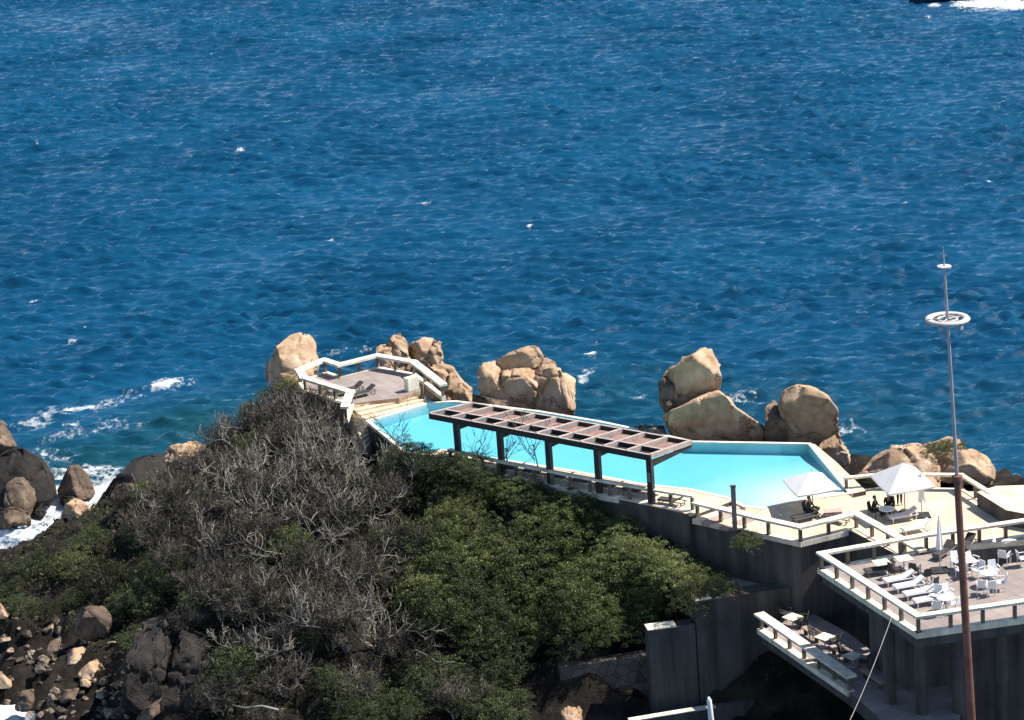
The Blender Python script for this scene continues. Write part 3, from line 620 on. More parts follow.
YL = at(310, 372, ZG).y; YK = at(400, 350, ZG).y; YP3 = at(520, 405, ZP).y; YP4 = at(710, 441, ZP).y; YP5 = at(810, 443, ZP).y; YR = at(930, 480, ZA).y
FC = [(180, 8, .55)]
rock('tall smooth tan boulder left of the lookout railing', c1([(100, 190), (130, 140), (200, 75), (250, 60), (290, 78), (320, 120), (328, 170), (350, 215), (330, 330), (270, 400), (180, 400), (100, 350), (72, 290), (72, 230)]), YL + 2.5, T=3.2, cuts=[(250, 10, .62)])
rock('pointed tan rock immediately behind the middle of the lookout railing', c1([(700, 110), (735, 70), (775, 72), (800, 120), (830, 230), (800, 300), (700, 280), (690, 180)]), YK + 1.6, cuts=[(230, 20, .5)], ns=.06)
rock('low tan rock wedged left of the pointed rock behind the lookout', c1([(645, 150), (670, 125), (715, 122), (740, 160), (740, 280), (650, 280)]), YK + 1.2, ns=.06)
rock('tall notched tan rock behind the right corner of the lookout', c1([(790, 140), (835, 112), (865, 112), (885, 92), (935, 90), (975, 140), (985, 225), (960, 330), (830, 330), (790, 250)]), YK + 2.0, cuts=[(230, 15, .45), (150, 10, .5)], ns=.07)
rock('blocky tan rock on top of the ledge right of the lookout', [(424, 352), (432, 340), (440, 343), (442, 360), (436, 372), (424, 372)], YK + 1.5, cuts=[(210, 5, .45)], ns=.06)
rock('long tan ledge sloping from the lookout down to the pool corner', [(412, 372), (426, 364), (440, 362), (452, 368), (472, 391), (472, 404), (452, 404), (430, 400), (412, 390)], YK + .2, cuts=[(200, 25, .35)], ns=.07)
rock('small brown rock at the end of the ledge by the pool corner', [(452, 384), (462, 384), (472, 394), (472, 405), (454, 405)], YK - .8, cuts=[(200, 10, .4)], ns=.06, sub=4)
# cracked group behind the pergola
rock('leaning slab on top of the cracked boulder pile behind the pergola', c2([(320, 170), (390, 125), (500, 83), (545, 83), (582, 135), (560, 185), (480, 215), (400, 225), (350, 215)]), YP3 + 4.6, T=1.6, cuts=[(195, 5, .22)], ns=.035)
rock('leftmost boulder of the cracked pile behind the pergola', c2([(245, 215), (285, 167), (340, 163), (362, 210), (350, 330), (330, 410), (270, 400), (250, 310)]), YP3 + 3.4, T=1.5, cuts=[(205, 0, .3)], ns=.05)
rock('squarish tan boulder in the middle of the cracked pile behind the pergola', c2([(320, 235), (360, 210), (440, 195), (530, 180), (560, 240), (540, 330), (520, 430), (330, 430), (310, 320)]), YP3 + 3.2, T=1.9, cuts=[(195, 10, .33)], ns=.06)
rock('rounded knob at the upper right of the cracked pile behind the pergola', c2([(530, 185), (545, 150), (600, 140), (640, 165), (655, 205), (620, 260), (540, 260)]), YP3 + 4.4, ns=.04)
rock('large sloping boulder at the right of the cracked pile behind the pergola', c2([(520, 260), (560, 210), (620, 195), (670, 200), (700, 250), (720, 330), (740, 410), (690, 450), (540, 450), (500, 340)]), YP3 + 2.8, T=1.9, cuts=[(215, 20, .45)], ns=.055)
rock('narrow fin of rock on the right edge of the cracked pile behind the pergola', c2([(670, 225), (690, 215), (748, 250), (740, 320), (740, 440), (715, 440), (690, 330)]), YP3 + 3.8, ns=.04, sub=4)
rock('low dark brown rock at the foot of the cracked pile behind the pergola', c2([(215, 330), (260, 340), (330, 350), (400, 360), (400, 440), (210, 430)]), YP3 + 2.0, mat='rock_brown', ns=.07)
# standing pair right of the pergola
rock('upright balanced boulder on top of the pair right of the pergola', c3([(383, 192), (430, 148), (520, 102), (577, 102), (608, 180), (622, 250), (605, 330), (480, 360), (350, 430), (335, 330), (345, 240), (360, 205)]), YP4 + 3.6, T=2.0, cuts=[(190, -14, .16), (238, 0, .6)], ns=.03)
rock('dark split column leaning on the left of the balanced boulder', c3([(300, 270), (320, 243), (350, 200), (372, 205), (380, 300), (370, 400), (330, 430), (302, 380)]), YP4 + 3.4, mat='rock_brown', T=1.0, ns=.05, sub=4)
rock('broad sloping boulder beneath the balanced boulder at the pool edge', c3([(318, 430), (430, 388), (520, 338), (608, 306), (650, 338), (690, 400), (790, 465), (866, 520), (858, 600), (600, 620), (400, 600), (345, 520)]), YP4 + 2.4, T=2.4, cuts=[(186, -14, .14)], ns=.035)
rock('small brown rocks low behind the pergola corner', c3([(180, 500), (240, 485), (330, 490), (340, 560), (190, 560)]), YP4 + 2.6, mat='rock_brown', ns=.09, sub=4)
# tall block at the pool's right corner
rock('tall upright tan boulder behind the right corner of the pool', c4([(75, 130), (95, 75), (140, 57), (200, 65), (262, 100), (297, 150), (303, 230), (310, 300), (250, 340), (100, 320), (85, 220)]), YP5 + 3.0, T=2.0, cuts=[(188, -12, .16), (235, 5, .75)], ns=.03)
rock('lit buttress of rock sloping down right of the tall boulder to the terrace corner', c4([(230, 300), (270, 240), (300, 200), (318, 280), (345, 345), (343, 395), (330, 420), (260, 400)]), YP5 + 1.6, T=1.3, ns=.04, cuts=[(215, 15, .5)])
rock('split shard leaning left against the tall boulder at the pool corner', c4([(25, 150), (60, 120), (80, 130), (100, 230), (110, 320), (20, 320), (18, 220)]), YP5 + 3.0, T=1.2, mat='rock_brown', ns=.04, cuts=[(190, 0, .3)])
# right hand rocks behind the terrace
rock('long low pink rock behind the open white parasol', c4([(380, 420), (440, 350), (520, 292), (570, 296), (640, 292), (690, 330), (680, 440), (560, 470), (400, 460)]), YR + 3.5, T=2.5, ns=.05)
rock('rounded ridge of rock behind the scrub right of the parasol', c4([(600, 310), (640, 292), (700, 272), (745, 256), (790, 268), (810, 320), (760, 380), (620, 380)]), YR + 5.5, T=2, ns=.04)
rock('round overhanging boulder at the right end of the terrace railing', c4([(640, 390), (665, 345), (700, 335), (760, 318), (830, 305), (885, 335), (912, 380), (905, 420), (870, 440), (760, 440), (680, 430)]), YR + 3.2, T=2.2, ns=.025, cuts=[(190, -8, .55)])
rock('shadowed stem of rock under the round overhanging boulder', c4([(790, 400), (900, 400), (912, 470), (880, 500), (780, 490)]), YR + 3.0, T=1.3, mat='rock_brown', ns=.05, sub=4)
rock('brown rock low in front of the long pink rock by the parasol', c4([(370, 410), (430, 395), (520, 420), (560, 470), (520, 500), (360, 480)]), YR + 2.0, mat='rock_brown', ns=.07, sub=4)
rock('tan rock between the parasol and the mast under the terrace railing', c4([(550, 420), (620, 400), (700, 410), (700, 480), (560, 490)]), YR + 1.6, ns=.06, sub=4)
rock('flat dark rocks at the waterline right of the round boulder', c4([(905, 430), (960, 430), (1010, 440), (1010, 480), (920, 480)]), YR + 4, mat='rock_brown', ns=.09, sub=4)
# cove, left
def ywl(px, py, z=0): return at(px, py, z).y
rock('pale grey boulder cut by the left frame edge above the dark boulder', cl([(-60, 230), (0, 245), (40, 290), (68, 345), (0, 400), (-70, 400)]), ywl(10, 490) + 1, mat='rock_brown', ns=.03)
rock('large dark wet boulder at the left edge beside the foam', cl([(-60, 390), (0, 375), (70, 352), (150, 385), (190, 430), (228, 555), (150, 575), (60, 600), (-60, 600)]), ywl(30, 508), mat='rock_wet', T=3, ns=.03)
rock('rounded brown boulder in front of the large dark wet boulder', cl([(20, 500), (55, 470), (105, 472), (135, 510), (148, 560), (130, 620), (40, 625), (22, 570)]), ywl(22, 518), mat='rock_brown', T=1.4, ns=.03)
rock('small brown rock leaning right of the rounded brown boulder', cl([(135, 530), (165, 525), (182, 555), (165, 600), (140, 600)]), ywl(40, 510), mat='rock_brown', ns=.05, sub=4)
rock('broken brown rocks in the foam at the left edge', cl([(-20, 600), (60, 590), (120, 610), (125, 660), (40, 672), (-20, 680)]), ywl(10, 530), mat='rock_brown', ns=.1, sub=4)
rock('dark rock lump touching the foam below the small brown rock', cl([(125, 595), (160, 590), (190, 610), (170, 632), (130, 630)]), ywl(38, 518), mat='rock_wet', ns=.08, sub=4)
rock('pyramid shaped rock standing alone in the foam', cl([(228, 520), (245, 470), (275, 422), (305, 420), (345, 462), (382, 540), (350, 558), (240, 555)]), ywl(75, 500), mat='rock_brown', T=1.9, ns=.035, cuts=[(205, 18, .3), (130, 25, .3)])
rock('flat dark rock awash just below the pyramid rock', cl([(238, 550), (290, 543), (315, 560), (300, 582), (240, 580)]), ywl(68, 506), mat='rock_wet', ns=.06, sub=4)
rock('long dark sloping rock rising from the foam to the bushes', cl([(385, 590), (410, 535), (450, 480), (520, 400), (580, 383), (660, 388), (700, 430), (660, 560), (520, 640), (400, 640)]), ywl(130, 497, 1.5), mat='rock_wet', T=3, ns=.03, cuts=[(200, 20, .4)])
rock('tan jagged rock on the long dark sloping rock', cl([(440, 520), (500, 487), (545, 505), (590, 480), (610, 500), (590, 560), (450, 570)]), ywl(125, 500, 3), mat='rock_brown', ns=.08, sub=4)
rock('tan and brown rock where the bushes meet the foam', cl([(238, 640), (250, 590), (290, 560), (330, 575), (358, 600), (360, 660), (240, 700)]), ywl(75, 525, 1), mat='rock', ns=.07, cuts=[(215, 10, .3)])
rock('low tan outcrop on the skyline of the bare bushes', cl([(655, 370), (690, 345), (760, 328), (800, 350), (810, 400), (720, 430), (660, 420)]), ywl(185, 458, 5.5) + 1, mat='rock', ns=.09)
# shore rubble, bottom left
def cbr(label, l, z, mat='rock_brown', **kw):
    P = cb(l); yb = max(p[1] for p in P); xb = sum(p[0] for p in P) / len(P); return rock(label, P, at(xb, yb, z).y + .5, mat=mat, **kw)
cbr('large flat topped boulder lit along its top above the shore rubble', [(300, 300), (315, 282), (345, 268), (400, 270), (435, 300), (446, 325), (435, 375), (400, 415), (330, 410), (300, 380)], 2.3, T=1.5, cuts=[(185, -6, .25)], ns=.035)
cbr('pale rounded stone below the flat topped boulder', [(258, 465), (290, 435), (335, 430), (352, 460), (335, 495), (290, 505), (265, 490)], 1.5, 'rock', T=.8, ns=.03, sub=4)
cbr('tan wedge stone leaning below the pale rounded stone', [(310, 530), (350, 490), (375, 480), (412, 520), (380, 560), (330, 562)], 1.3, 'rock', ns=.05, sub=4)
cbr('small cream stone beneath the tan wedge stone', [(318, 560), (345, 553), (372, 575), (360, 592), (322, 585)], 1.2, 'rock', ns=.04, sub=4)
cbr('flat speckled stone right of the tan wedge stone', [(388, 575), (410, 548), (450, 540), (455, 560), (420, 585)], 1.2, ns=.05, sub=4)
cbr('jumbled brown stone right of the pale rounded stone', [(355, 450), (380, 435), (425, 435), (425, 458), (365, 468)], 1.6, ns=.07, sub=4)
cbr('angular split rock at the upper end of the shore rubble', [(185, 440), (200, 405), (235, 395), (240, 430), (215, 475), (180, 475)], 1.6, ns=.05, sub=4)
cbr('long tan rock at the right end of the shore rubble by the dark gully', [(540, 715), (590, 670), (640, 640), (668, 650), (640, 690), (600, 730), (545, 740)], 1.6, ns=.06, sub=4)
cbr('tan rock cut by the left frame edge over the shore rubble', [(-30, 250), (0, 255), (38, 300), (30, 312), (-30, 320)], 2.2, 'rock', ns=.05, sub=4)
cbr('tan boulder at the left frame edge in the shore rubble', [(-30, 540), (0, 530), (45, 565), (50, 590), (-20, 595)], 1.0, 'rock', ns=.04, sub=4)
cbr('cream flat stone at the left frame edge over the rubble', [(-10, 395), (40, 388), (45, 402), (-10, 412)], 1.5, 'rock', ns=.04, sub=4)
cbr('upright slab of brown rock beside the foam at the bottom left', [(70, 640), (85, 605), (125, 600), (138, 640), (125, 680), (80, 682)], .8, ns=.05, sub=4)
cbr('brown block of rock in the middle of the shore rubble', [(228, 620), (250, 600), (305, 600), (300, 640), (250, 655)], .9, ns=.05, sub=4)
cbr('dark triangular rock against the foam at the far left', [(10, 60), (35, 25), (60, 45), (62, 70), (12, 75)], 1.5, 'rock_wet', ns=.05, sub=4)
rock('cream rock outcrop at the bottom edge left of the grey walls', [(560, 712), (568, 706), (580, 709), (583, 722), (562, 724)], at(570, 722, 1).y, mat='rock', ns=.08, sub=4)
rock('small brown ledge of rock in shade below the terrace railing', [(677, 552), (690, 553), (712, 555), (713, 559), (690, 559)], at(695, 557, 7.3).y, mat='rock', ns=.05, sub=4)
# dark cliff in the gully
rock('dark furrowed cliff face beneath the bare bushes', [(128, 650), (140, 625), (160, 622), (170, 650), (165, 700), (150, 720), (125, 700)], at(150, 690, 2.5).y, mat='rock_wet', T=2, ns=.06, nf=1.3)
rock('dark cliff block beside the furrowed cliff face, right of the pale curved limb', [(165, 650), (180, 628), (205, 640), (215, 690), (195, 715), (168, 700)], at(190, 690, 2.5).y + 1, mat='rock_wet', T=2, ns=.06, nf=1.3)
rock('dark broken foot of the cliff above the long tan rock', [(150, 690), (180, 680), (215, 690), (235, 715), (200, 728), (150, 720)], at(190, 705, 1.8).y, mat='rock_wet', T=1.6, ns=.06, nf=1.3)
# rubble: countable small stones, all alike
protos = []
for k in range(5):
    bm = bmesh.new(); bmesh.ops.create_icosphere(bm, subdivisions=3, radius=1)
    for v in bm.verts:
        q = v.co * 1.2 + Vector((k * 11, 0, 0)); v.co = v.co * (1 + .45 * noise.noise(q)); 
        for j in range(9):
            nn_ = Vector((math.sin(j * 2.1 + k), math.cos(j * 1.7 + k * 2), math.sin(j * 3.3 + k * .7))).normalized(); d = v.co.dot(nn_) - .60
            if d > 0: v.co -= nn_ * d * .95
        v.co.z *= .7
    me = bpy.data.meshes.new('shore_stone'); bm.to_mesh(me); bm.free(); me.materials.append(M['stone']); protos.append(me)
rr = random.Random(4); cnt = 0; spots = []
for (x0, x1, y0, y1, k, s0_, s1_) in ((0, 60, 628, 690, 60, .08, .45), (20, 62, 640, 680, 30, .1, .5), (20, 130, 690, 722, 90, .08, .42), (60, 130, 600, 640, 6, .12, .25), (70, 120, 650, 690, 30, .08, .4), (95, 165, 690, 722, 34, .15, .45), (0, 30, 600, 640, 10, .15, .4), (130, 175, 705, 725, 10, .15, .4), (28, 70, 520, 545, 5, .12, .3)):
    for _ in range(k):
        p = at(rr.uniform(x0, x1), rr.uniform(y0, y1), 1.1); s = s0_ + (s1_ - s0_) * rr.random() ** 2; z = gz(p.x, p.y)
        o = bpy.data.objects.new('shore_stone', rr.choice(protos)); COL.objects.link(o)
        o.location = (p.x, p.y, z + s * .3); o.scale = (s * rr.uniform(.7, 1.4), s * rr.uniform(.7, 1.3), s * rr.uniform(.6, 1.1)); o.rotation_euler = (rr.uniform(-.5, .5), rr.uniform(-.5, .5), rr.uniform(0, 6.3))
        tag(o, 'small brown stone lying in the shore rubble', 'stone', 'loose stones in the shore rubble')

# ------------------------------------------------------------------ walls and lower terrace
def wall(label, px, z, zb, th, mat='concrete', cap=None, name='retaining_wall'):
    P = PL(px, z); T = thing(name, label, 'wall', (P[0].x, P[0].y, zb)); b = MB()
    d = (P[-1] - P[0]).normalized(); nrm = Vector((-d.y, d.x, 0)) * th
    if nrm.y < 0: nrm = -nrm
    pts = [(p.x, p.y) for p in P] + [(p.x + nrm.x, p.y + nrm.y) for p in reversed(P)]
    b.prism(pts, z, zb); b.build('wall_body', mat, T)
    if cap:
        c = MB(); P2 = PL(cap, z)
        pts = [(p.x, p.y) for p in P2] + [(p.x + nrm.x, p.y + nrm.y) for p in reversed(P2)]
        c.prism(pts, z + .05, z + .002); c.build('coping', 'cap', T)  # cream strip paints the sunlit stretch of the wall top
    return T
wall('tall grey retaining wall with a pale lit corner right of the green shrubs', [(648, 631), (695, 624.5)], 5.6, .3, .9, cap=[(648, 631), (677, 627.2)])
wall('high blank grey wall stepping up towards the terrace', [(695, 602), (790, 587)], 6.9, .2, 1.1, cap=[(695, 602), (712, 599)])
wall('dark rubble masonry wall under the green shrubs', [(560, 668), (650, 655)], 3.2, .2, .8, 'masonry')
wall('low wall with sunlit top at the bottom edge below the grey walls', [(630, 722), (690, 712), (760, 700)], 1.1, -.2, .45, cap=[(630, 722), (690, 712), (716, 708)])
# ledge behind the walls
LG = PL([(700, 601), (790, 586), (790, 566), (700, 572)], 6.7)
structure(slab('ledge_path', LG, 6.7, 3, 'concrete_light', 'concrete'))
# white post near the bottom edge
b = MB(); pt = at(709, 698, 3.0); b.tube([(pt.x + .15, pt.y, .2), (pt.x + .06, pt.y, 1.6), (pt.x, pt.y, 2.85), (pt.x - .02, pt.y, 3.05)], [.15, .16, .14, .06], 10)
tag(b.build('white_post', 'plastic', smooth=True), 'short white post with rounded top standing at the bottom edge', 'post')

# lower terrace C
CPX = [(762, 631), (846, 689), (905, 740), (960, 760), (960, 690), (893, 668), (850, 634), (800, 606)]
structure(slab('lower_terrace', PL(CPX, ZC), ZC, ZC - .8, 'tilepink', 'concrete'))
railing('railing', 'cream railing in sun along the edge of the lower terrace', [(761, 614), (849, 674)], ZC, sp=1.6, cw=.62, kerb=.42)
# walls beneath the raised platform
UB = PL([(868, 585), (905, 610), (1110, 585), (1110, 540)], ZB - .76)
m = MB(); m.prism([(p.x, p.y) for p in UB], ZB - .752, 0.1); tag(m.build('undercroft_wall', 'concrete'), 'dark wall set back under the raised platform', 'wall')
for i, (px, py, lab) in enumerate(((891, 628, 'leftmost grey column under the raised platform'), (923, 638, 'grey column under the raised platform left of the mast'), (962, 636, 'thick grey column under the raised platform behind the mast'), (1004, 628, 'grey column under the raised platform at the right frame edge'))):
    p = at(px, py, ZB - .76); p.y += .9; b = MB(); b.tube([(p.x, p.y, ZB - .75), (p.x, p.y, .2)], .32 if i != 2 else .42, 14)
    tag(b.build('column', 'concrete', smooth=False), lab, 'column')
# raised slab at the right edge of the terrace
structure(slab('upper_walk', PL([(996, 486), (977, 492), (1006, 510), (1110, 530), (1110, 482)], ZA + .9), ZA + .9, ZA - .5, 'deck', 'concrete'))

# ------------------------------------------------------------------ furniture
def make_lounger(label, dark=True):
    T = thing('sun_lounger', label, 'sun lounger'); fr = 'fabric' if dark else 'plastic'; cu = 'fabric' if dark else 'white'
    b = MB(); b.box((0, .30, .32), (1.9, .05, .06)); b.box((0, -.30, .32), (1.9, .05, .06)); b.box((-.93, 0, .32), (.05, .6, .06)); b.box((.93, 0, .32), (.05, .6, .06)); local(b, 'frame', 'greywood' if dark else 'plastic', T)
    b = MB(); b.box((-.3, 0, .38), (1.25, .56, .07)); local(b, 'seat', cu, T)
    b = MB(); b.add([(.34, -.28, .36), (.34, .28, .36), (.92, .28, .68), (.92, -.28, .68), (.34, -.28, .43), (.34, .28, .43), (.90, .28, .75), (.90, -.28, .75)], [(3, 2, 1, 0), (4, 5, 6, 7), (0, 1, 5, 4), (1, 2, 6, 5), (2, 3, 7, 6), (3, 0, 4, 7)]); local(b, 'backrest', cu, T)
    for x in (-.8, .8):
        for y in (-.27, .27):
            b = MB(); b.box((x, y, .145), (.06, .06, .29)); local(b, 'leg', 'greywood' if dark else 'plastic', T)
    return T
def make_chair(label, mat='plastic'):
    T = thing('armchair', label, 'chair')
    b = MB(); b.box((0, 0, .44), (.5, .48, .05)); local(b, 'seat', mat, T, bevel=.01)
    b = MB(); b.add([(-.24, .22, .46), (.24, .22, .46), (.24, .26, .46), (-.24, .26, .46), (-.2, .32, .9), (.2, .32, .9), (.2, .35, .9), (-.2, .35, .9)], [(3, 2, 1, 0), (4, 5, 6, 7), (0, 1, 5, 4), (1, 2, 6, 5), (2, 3, 7, 6), (3, 0, 4, 7)]); local(b, 'backrest', mat, T)
    for s in (-1, 1):
        b = MB(); b.box((s * .26, -.02, .66), (.05, .44, .03)); local(b, 'armrest', mat, T)
        for y in (-.21, .22):
            b = MB(); b.tube([(s * .25, y, 0), (s * .24, y * .95, .42), (s * .26, y * .9, .65)], .022, 6); local(b, 'leg', mat, T)
    return T
def make_table(label, mat='plastic', r=.45, h=.73, square=False):
    T = thing('table', label, 'table')
    b = MB()
    if square: b.box((0, 0, h), (r * 2, r * 2, .04))
    else: b.tube([(0, 0, h - .02), (0, 0, h + .02)], r, 20)
    local(b, 'tabletop', mat, T)
    b = MB(); b.tube([(0, 0, .04), (0, 0, h - .02)], .035, 8); local(b, 'pedestal', 'galv', T)
    b = MB(); b.tube([(0, 0, 0), (0, 0, .04)], .24, 14); local(b, 'base', 'galv', T)
    return T
def place(T, px, py, z, rz):
    if 'lounger' in T.name: T.scale = (.88, .88, .88)
    p = at(px, py, z); T.location = (p.x, p.y, z + .006); T.rotation_euler = (0, 0, R(rz)); return T
pd = N1 - N0; PA = math.degrees(math.atan2(pd.y, pd.x))
# pergola loungers
ords = ['ninth', 'eighth', 'seventh', 'sixth', 'fifth', 'fourth', 'third', 'second', 'first']
L0 = make_lounger('dark sun lounger under the pergola, nearest the steps'); GL = 'dark loungers in a row under the pergola'; L0['group'] = GL
place(L0, 672, 505, ZP, PA + 8)
KL = list(L0.children)
def dup2(root, kids, label=None, group=None):
    r = root.copy(); COL.objects.link(r)
    for ch in kids: c = ch.copy(); COL.objects.link(c); c.parent = r
    if label: r['label'] = label
    if group: r['group'] = group
    return r
for i, (px, py) in enumerate(((636, 495.5), (611, 490.5), (586, 485.5), (562, 481), (537, 476), (513, 472))):
    o = dup2(L0, KL, ['dark sun lounger under the pergola, just left of the last post', 'dark sun lounger under the pergola between the fourth and fifth posts', 'dark sun lounger under the pergola just left of the fourth post', 'dark sun lounger under the pergola right of the third post', 'dark sun lounger under the pergola left of the third post', 'dark sun lounger under the pergola right of the second post'][i]); place(o, px, py, ZP, PA + 8 + (i % 3) * 3 - 3)
# dark loungers on the raised platform and terrace
for lab, px, py, z, rz in (('black lounger beside the railing corner of the raised platform', 880, 574, ZB, 12), ('dark lounger behind the folded parasol on the raised platform', 944, 556, ZB, 50), ('dark lounger at the back of the raised platform near the counter', 966, 549, ZB, 55),
                           ('dark lounger in shade on the terrace beneath the seated woman', 806, 520.5, ZA, 20), ('dark lounger beside the pinkish towels on the terrace', 836, 522, ZA, 330)):
    place(dup2(L0, KL, lab, 'dark loungers on the terraces'), px, py, z, rz)
L1 = make_lounger('white sun lounger at the railing, farthest of the row on the raised platform', False); GW = 'white loungers along the railing of the raised platform'; L1['group'] = GW
place(L1, 899, 583.5, ZB, 14); K1 = list(L1.children)
for lab, px, py in (('second white sun lounger from the far end along the platform railing', 909, 590), ('middle white sun lounger along the platform railing', 919, 597), ('fourth white sun lounger from the far end along the platform railing', 929, 604)):
    place(dup2(L1, K1, lab), px, py, ZB, 14)
for i, (px, py, lab) in enumerate(((903, 520, 'pale lounger standing in for a low table on the terrace nearest the couple'), (916, 532, 'pale lounger standing in for a low table on the terrace closest to the platform railing'))):
    place(dup2(L1, K1, lab, 'pale loungers standing in for low tables on the terrace'), px, py, ZA, 16)  # loungers stand in for small low tables and their shadows
for lab, px, py, rz in (('dark lounger added for the rail shadow on the lookout beside the head of the steps', 352, 393, 30), ('second dark lounger added for the rail shadow on the lookout beside the steps', 364, 396, 30)):
    place(dup2(L0, KL, lab, 'dark loungers on the terraces'), px, py, ZG, rz)  # loungers added where railing and stair rail shadows look dark
p = at(412, 391, ZG); m = MB(); m.box((p.x, p.y + .2, ZG + .47), (.9, .5, .94), .6); m.v = m.v; tag(m.build('pier', 'cap', bevel=.03), 'squat white pier at the right corner of the lookout', 'pier')
# white chairs and tables on the platform
CH = make_chair('white plastic armchair left of the mast, facing the round table'); CH['group'] = 'white armchairs on the raised platform'; place(CH, 962, 578, ZB, 200); KC = list(CH.children)
for lab, px, py, rz in (('white plastic armchair tucked behind the mast', 973, 569, ZB and 40), ('white plastic armchair right of the mast with its back to the railing', 982, 594, 170), ('white plastic armchair at the right side of the table right of the mast', 1001, 590, 260), ('white plastic armchair behind the table right of the mast', 994, 578, 10),
                       ('white plastic armchair at the front corner of the platform beside the small table', 938, 615, 160), ('white plastic armchair next to the small corner table, nearer the mast', 954, 612, 230), ('white plastic armchair by the counter at the right frame edge', 1012, 560, 30), ('white plastic armchair left of the counter table', 1000, 556, 60), ('white plastic armchair cut by the right frame edge', 1023, 566, 100), ('white plastic armchair behind the small corner table', 948, 602, 20), ('white plastic armchair between the loungers and the corner table', 936, 603, 320), ('white plastic armchair pushed against the table right of the mast', 990, 595, 190), ('white plastic armchair turned away behind the first mast table', 978, 578, 300), ('white plastic armchair stacked near the counter corner', 1004, 564, 150), ('white plastic armchair beside the mast facing the railing', 957, 569, 20)):
    place(dup2(CH, KC, lab), px, py, ZB, rz)
TB_ = make_table('round white table between chairs left of the mast'); TB_['group'] = 'round white tables'; place(TB_, 967, 573, ZB, 0); KT = list(TB_.children)
for lab, px, py, z in (('round white table right of the mast', 989, 586, ZB), ('round white table in the front corner of the raised platform', 946, 611, ZB), ('round white table at the counter by the right frame edge', 1010, 555, ZB), ('round white table in front of the seated couple', 887, 521, ZA)):
    place(dup2(TB_, KT, lab), px, py, z, 0)
TS = make_table('square cream table by the back railing of the raised platform, left one', 'cap', .42, .6, True); TS['group'] = 'square cream tables'; place(TS, 882, 573, ZB, 12); KS = list(TS.children)
for lab, px, py, z, rz in (('square cream table by the back railing of the raised platform, right one', 904, 569, ZB, 12), ('cream table farthest along the lower terrace', 793, 627, ZC, 40), ('cream table in the middle of the lower terrace', 825, 647, ZC, 40), ('cream table on the lower terrace nearest its open end', 853, 666, ZC, 40)):
    place(dup2(TS, KS, lab, 'square cream tables'), px, py, z, rz)
CD = make_chair('dark chair left of the farthest lower terrace table', 'fabric'); CD['group'] = 'dark chairs on the terraces'; place(CD, 786, 620, ZC, 50); KD = list(CD.children)
for lab, px, py, z, rz in (('dark chair right of the farthest lower terrace table', 803, 627, ZC, 250), ('dark chair left of the middle lower terrace table', 815, 641, ZC, 60), ('dark chair right of the middle lower terrace table', 836, 648, ZC, 240), ('dark chair left of the last lower terrace table', 845, 660, ZC, 60), ('dark chair right of the last lower terrace table', 864, 669, ZC, 250),
                          ('dark chair between the two square cream tables on the platform', 895, 577, ZB, 120), ('dark folded chair left of the folded parasol on the platform', 915, 577, ZB, 150), ('dark chair in front of the folded parasol on the platform', 925, 583, ZB, 200), ('dark chair beside the middle white lounger on the platform', 932, 592, ZB, 220), ('dark chair under the seated man of the couple', 874, 517, ZA, 60), ('dark chair under the seated woman of the couple', 890, 513, ZA, -20)):
    place(dup2(CD, KD, lab), px, py, z, rz)
# cream bench at end of the lower terrace
for lab, p0, p1 in (('narrow cream bench ledge between the first two lower terrace tables', (804, 626), (818, 636)), ('narrow cream bench ledge between the last two lower terrace tables', (832, 645), (847, 655)), ('narrow cream bench ledge at the open end of the lower terrace', (862, 668), (884, 683))):
    a, b_ = at(*p0, ZC + .45), at(*p1, ZC + .45); T = thing('bench', lab, 'bench', (a.x, a.y, ZC), group='bench ledges on the lower terrace'); m = MB(); m.beam(a, b_, .34, .07); m.build('seat', 'deckpink', T)
    for t in (.12, .88):
        p = a.lerp(b_, t); m = MB(); m.box((p.x, p.y, ZC + .19), (.2, .2, .37)); m.build('leg', 'concrete', T)
# counter
a, b_ = at(972, 574, ZB), at(1060, 566, ZB)
T = thing('counter', 'dark low counter at the back right of the raised platform', 'counter', (a.x, a.y, ZB)); m = MB(); m.beam(a + Vector((0, 1.5, .85)), b_ + Vector((0, 1.5, .85)), .7, .84); m.build('counter_body', 'concrete', T)
m = MB(); m.beam(a + Vector((0, 1.5, .905)), b_ + Vector((0, 1.5, .905)), .8, .05); m.build('countertop', 'concrete', T)
# parasols
def parasol_open(label, px, py, zf, r, h, cdrop=.75, off=0):
    p = at(px, py, zf); T = thing('parasol', label, 'parasol', p, rz=R(58), group='open white parasols')
    c = MB(); n = 4; rings = [(0.02, h), (.35, h - cdrop * .33), (.7, h - cdrop * .69), (1.0, h - cdrop)]
    vs = []
    for rr_, z in rings:
        for j in range(n * 2):
            t = math.pi * j / n; k = rr_ * r * (1 if j % 2 == 0 else .73); vs.append((k * math.cos(t), k * math.sin(t), z - (0.0 if j % 2 == 0 else .03 * rr_)))
    for j in range(n * 2): t = math.pi * j / n; k = r * (1 if j % 2 == 0 else .73); vs.append((k * math.cos(t), k * math.sin(t), h - cdrop - .12))
    m2 = n * 2; fs = [(i * m2 + j, i * m2 + (j + 1) % m2, (i + 1) * m2 + (j + 1) % m2, (i + 1) * m2 + j) for i in range(4) for j in range(m2)]
    c.add(vs, fs); cn = local(c, 'canopy', 'white', T); cn.rotation_euler = (R(3), R(-4), 0); cn.location = (-.12, .1, 0)
    b = MB(); b.tube([(0, 0, .06), (0, 0, h + .08)], .035, 8); local(b, 'pole', 'galv', T)
    b = MB(); b.box((0, 0, .04), (.6, .6, .08)); local(b, 'base', 'concrete', T)
    for j in range(n):
        t = 2 * math.pi * j / n; b = MB(); b.tube([(0, 0, h - .1), (r * .97 * math.cos(t), r * .97 * math.sin(t), h - cdrop - .05)], .012, 4); local(b, 'rib', 'galv', T)
    return T
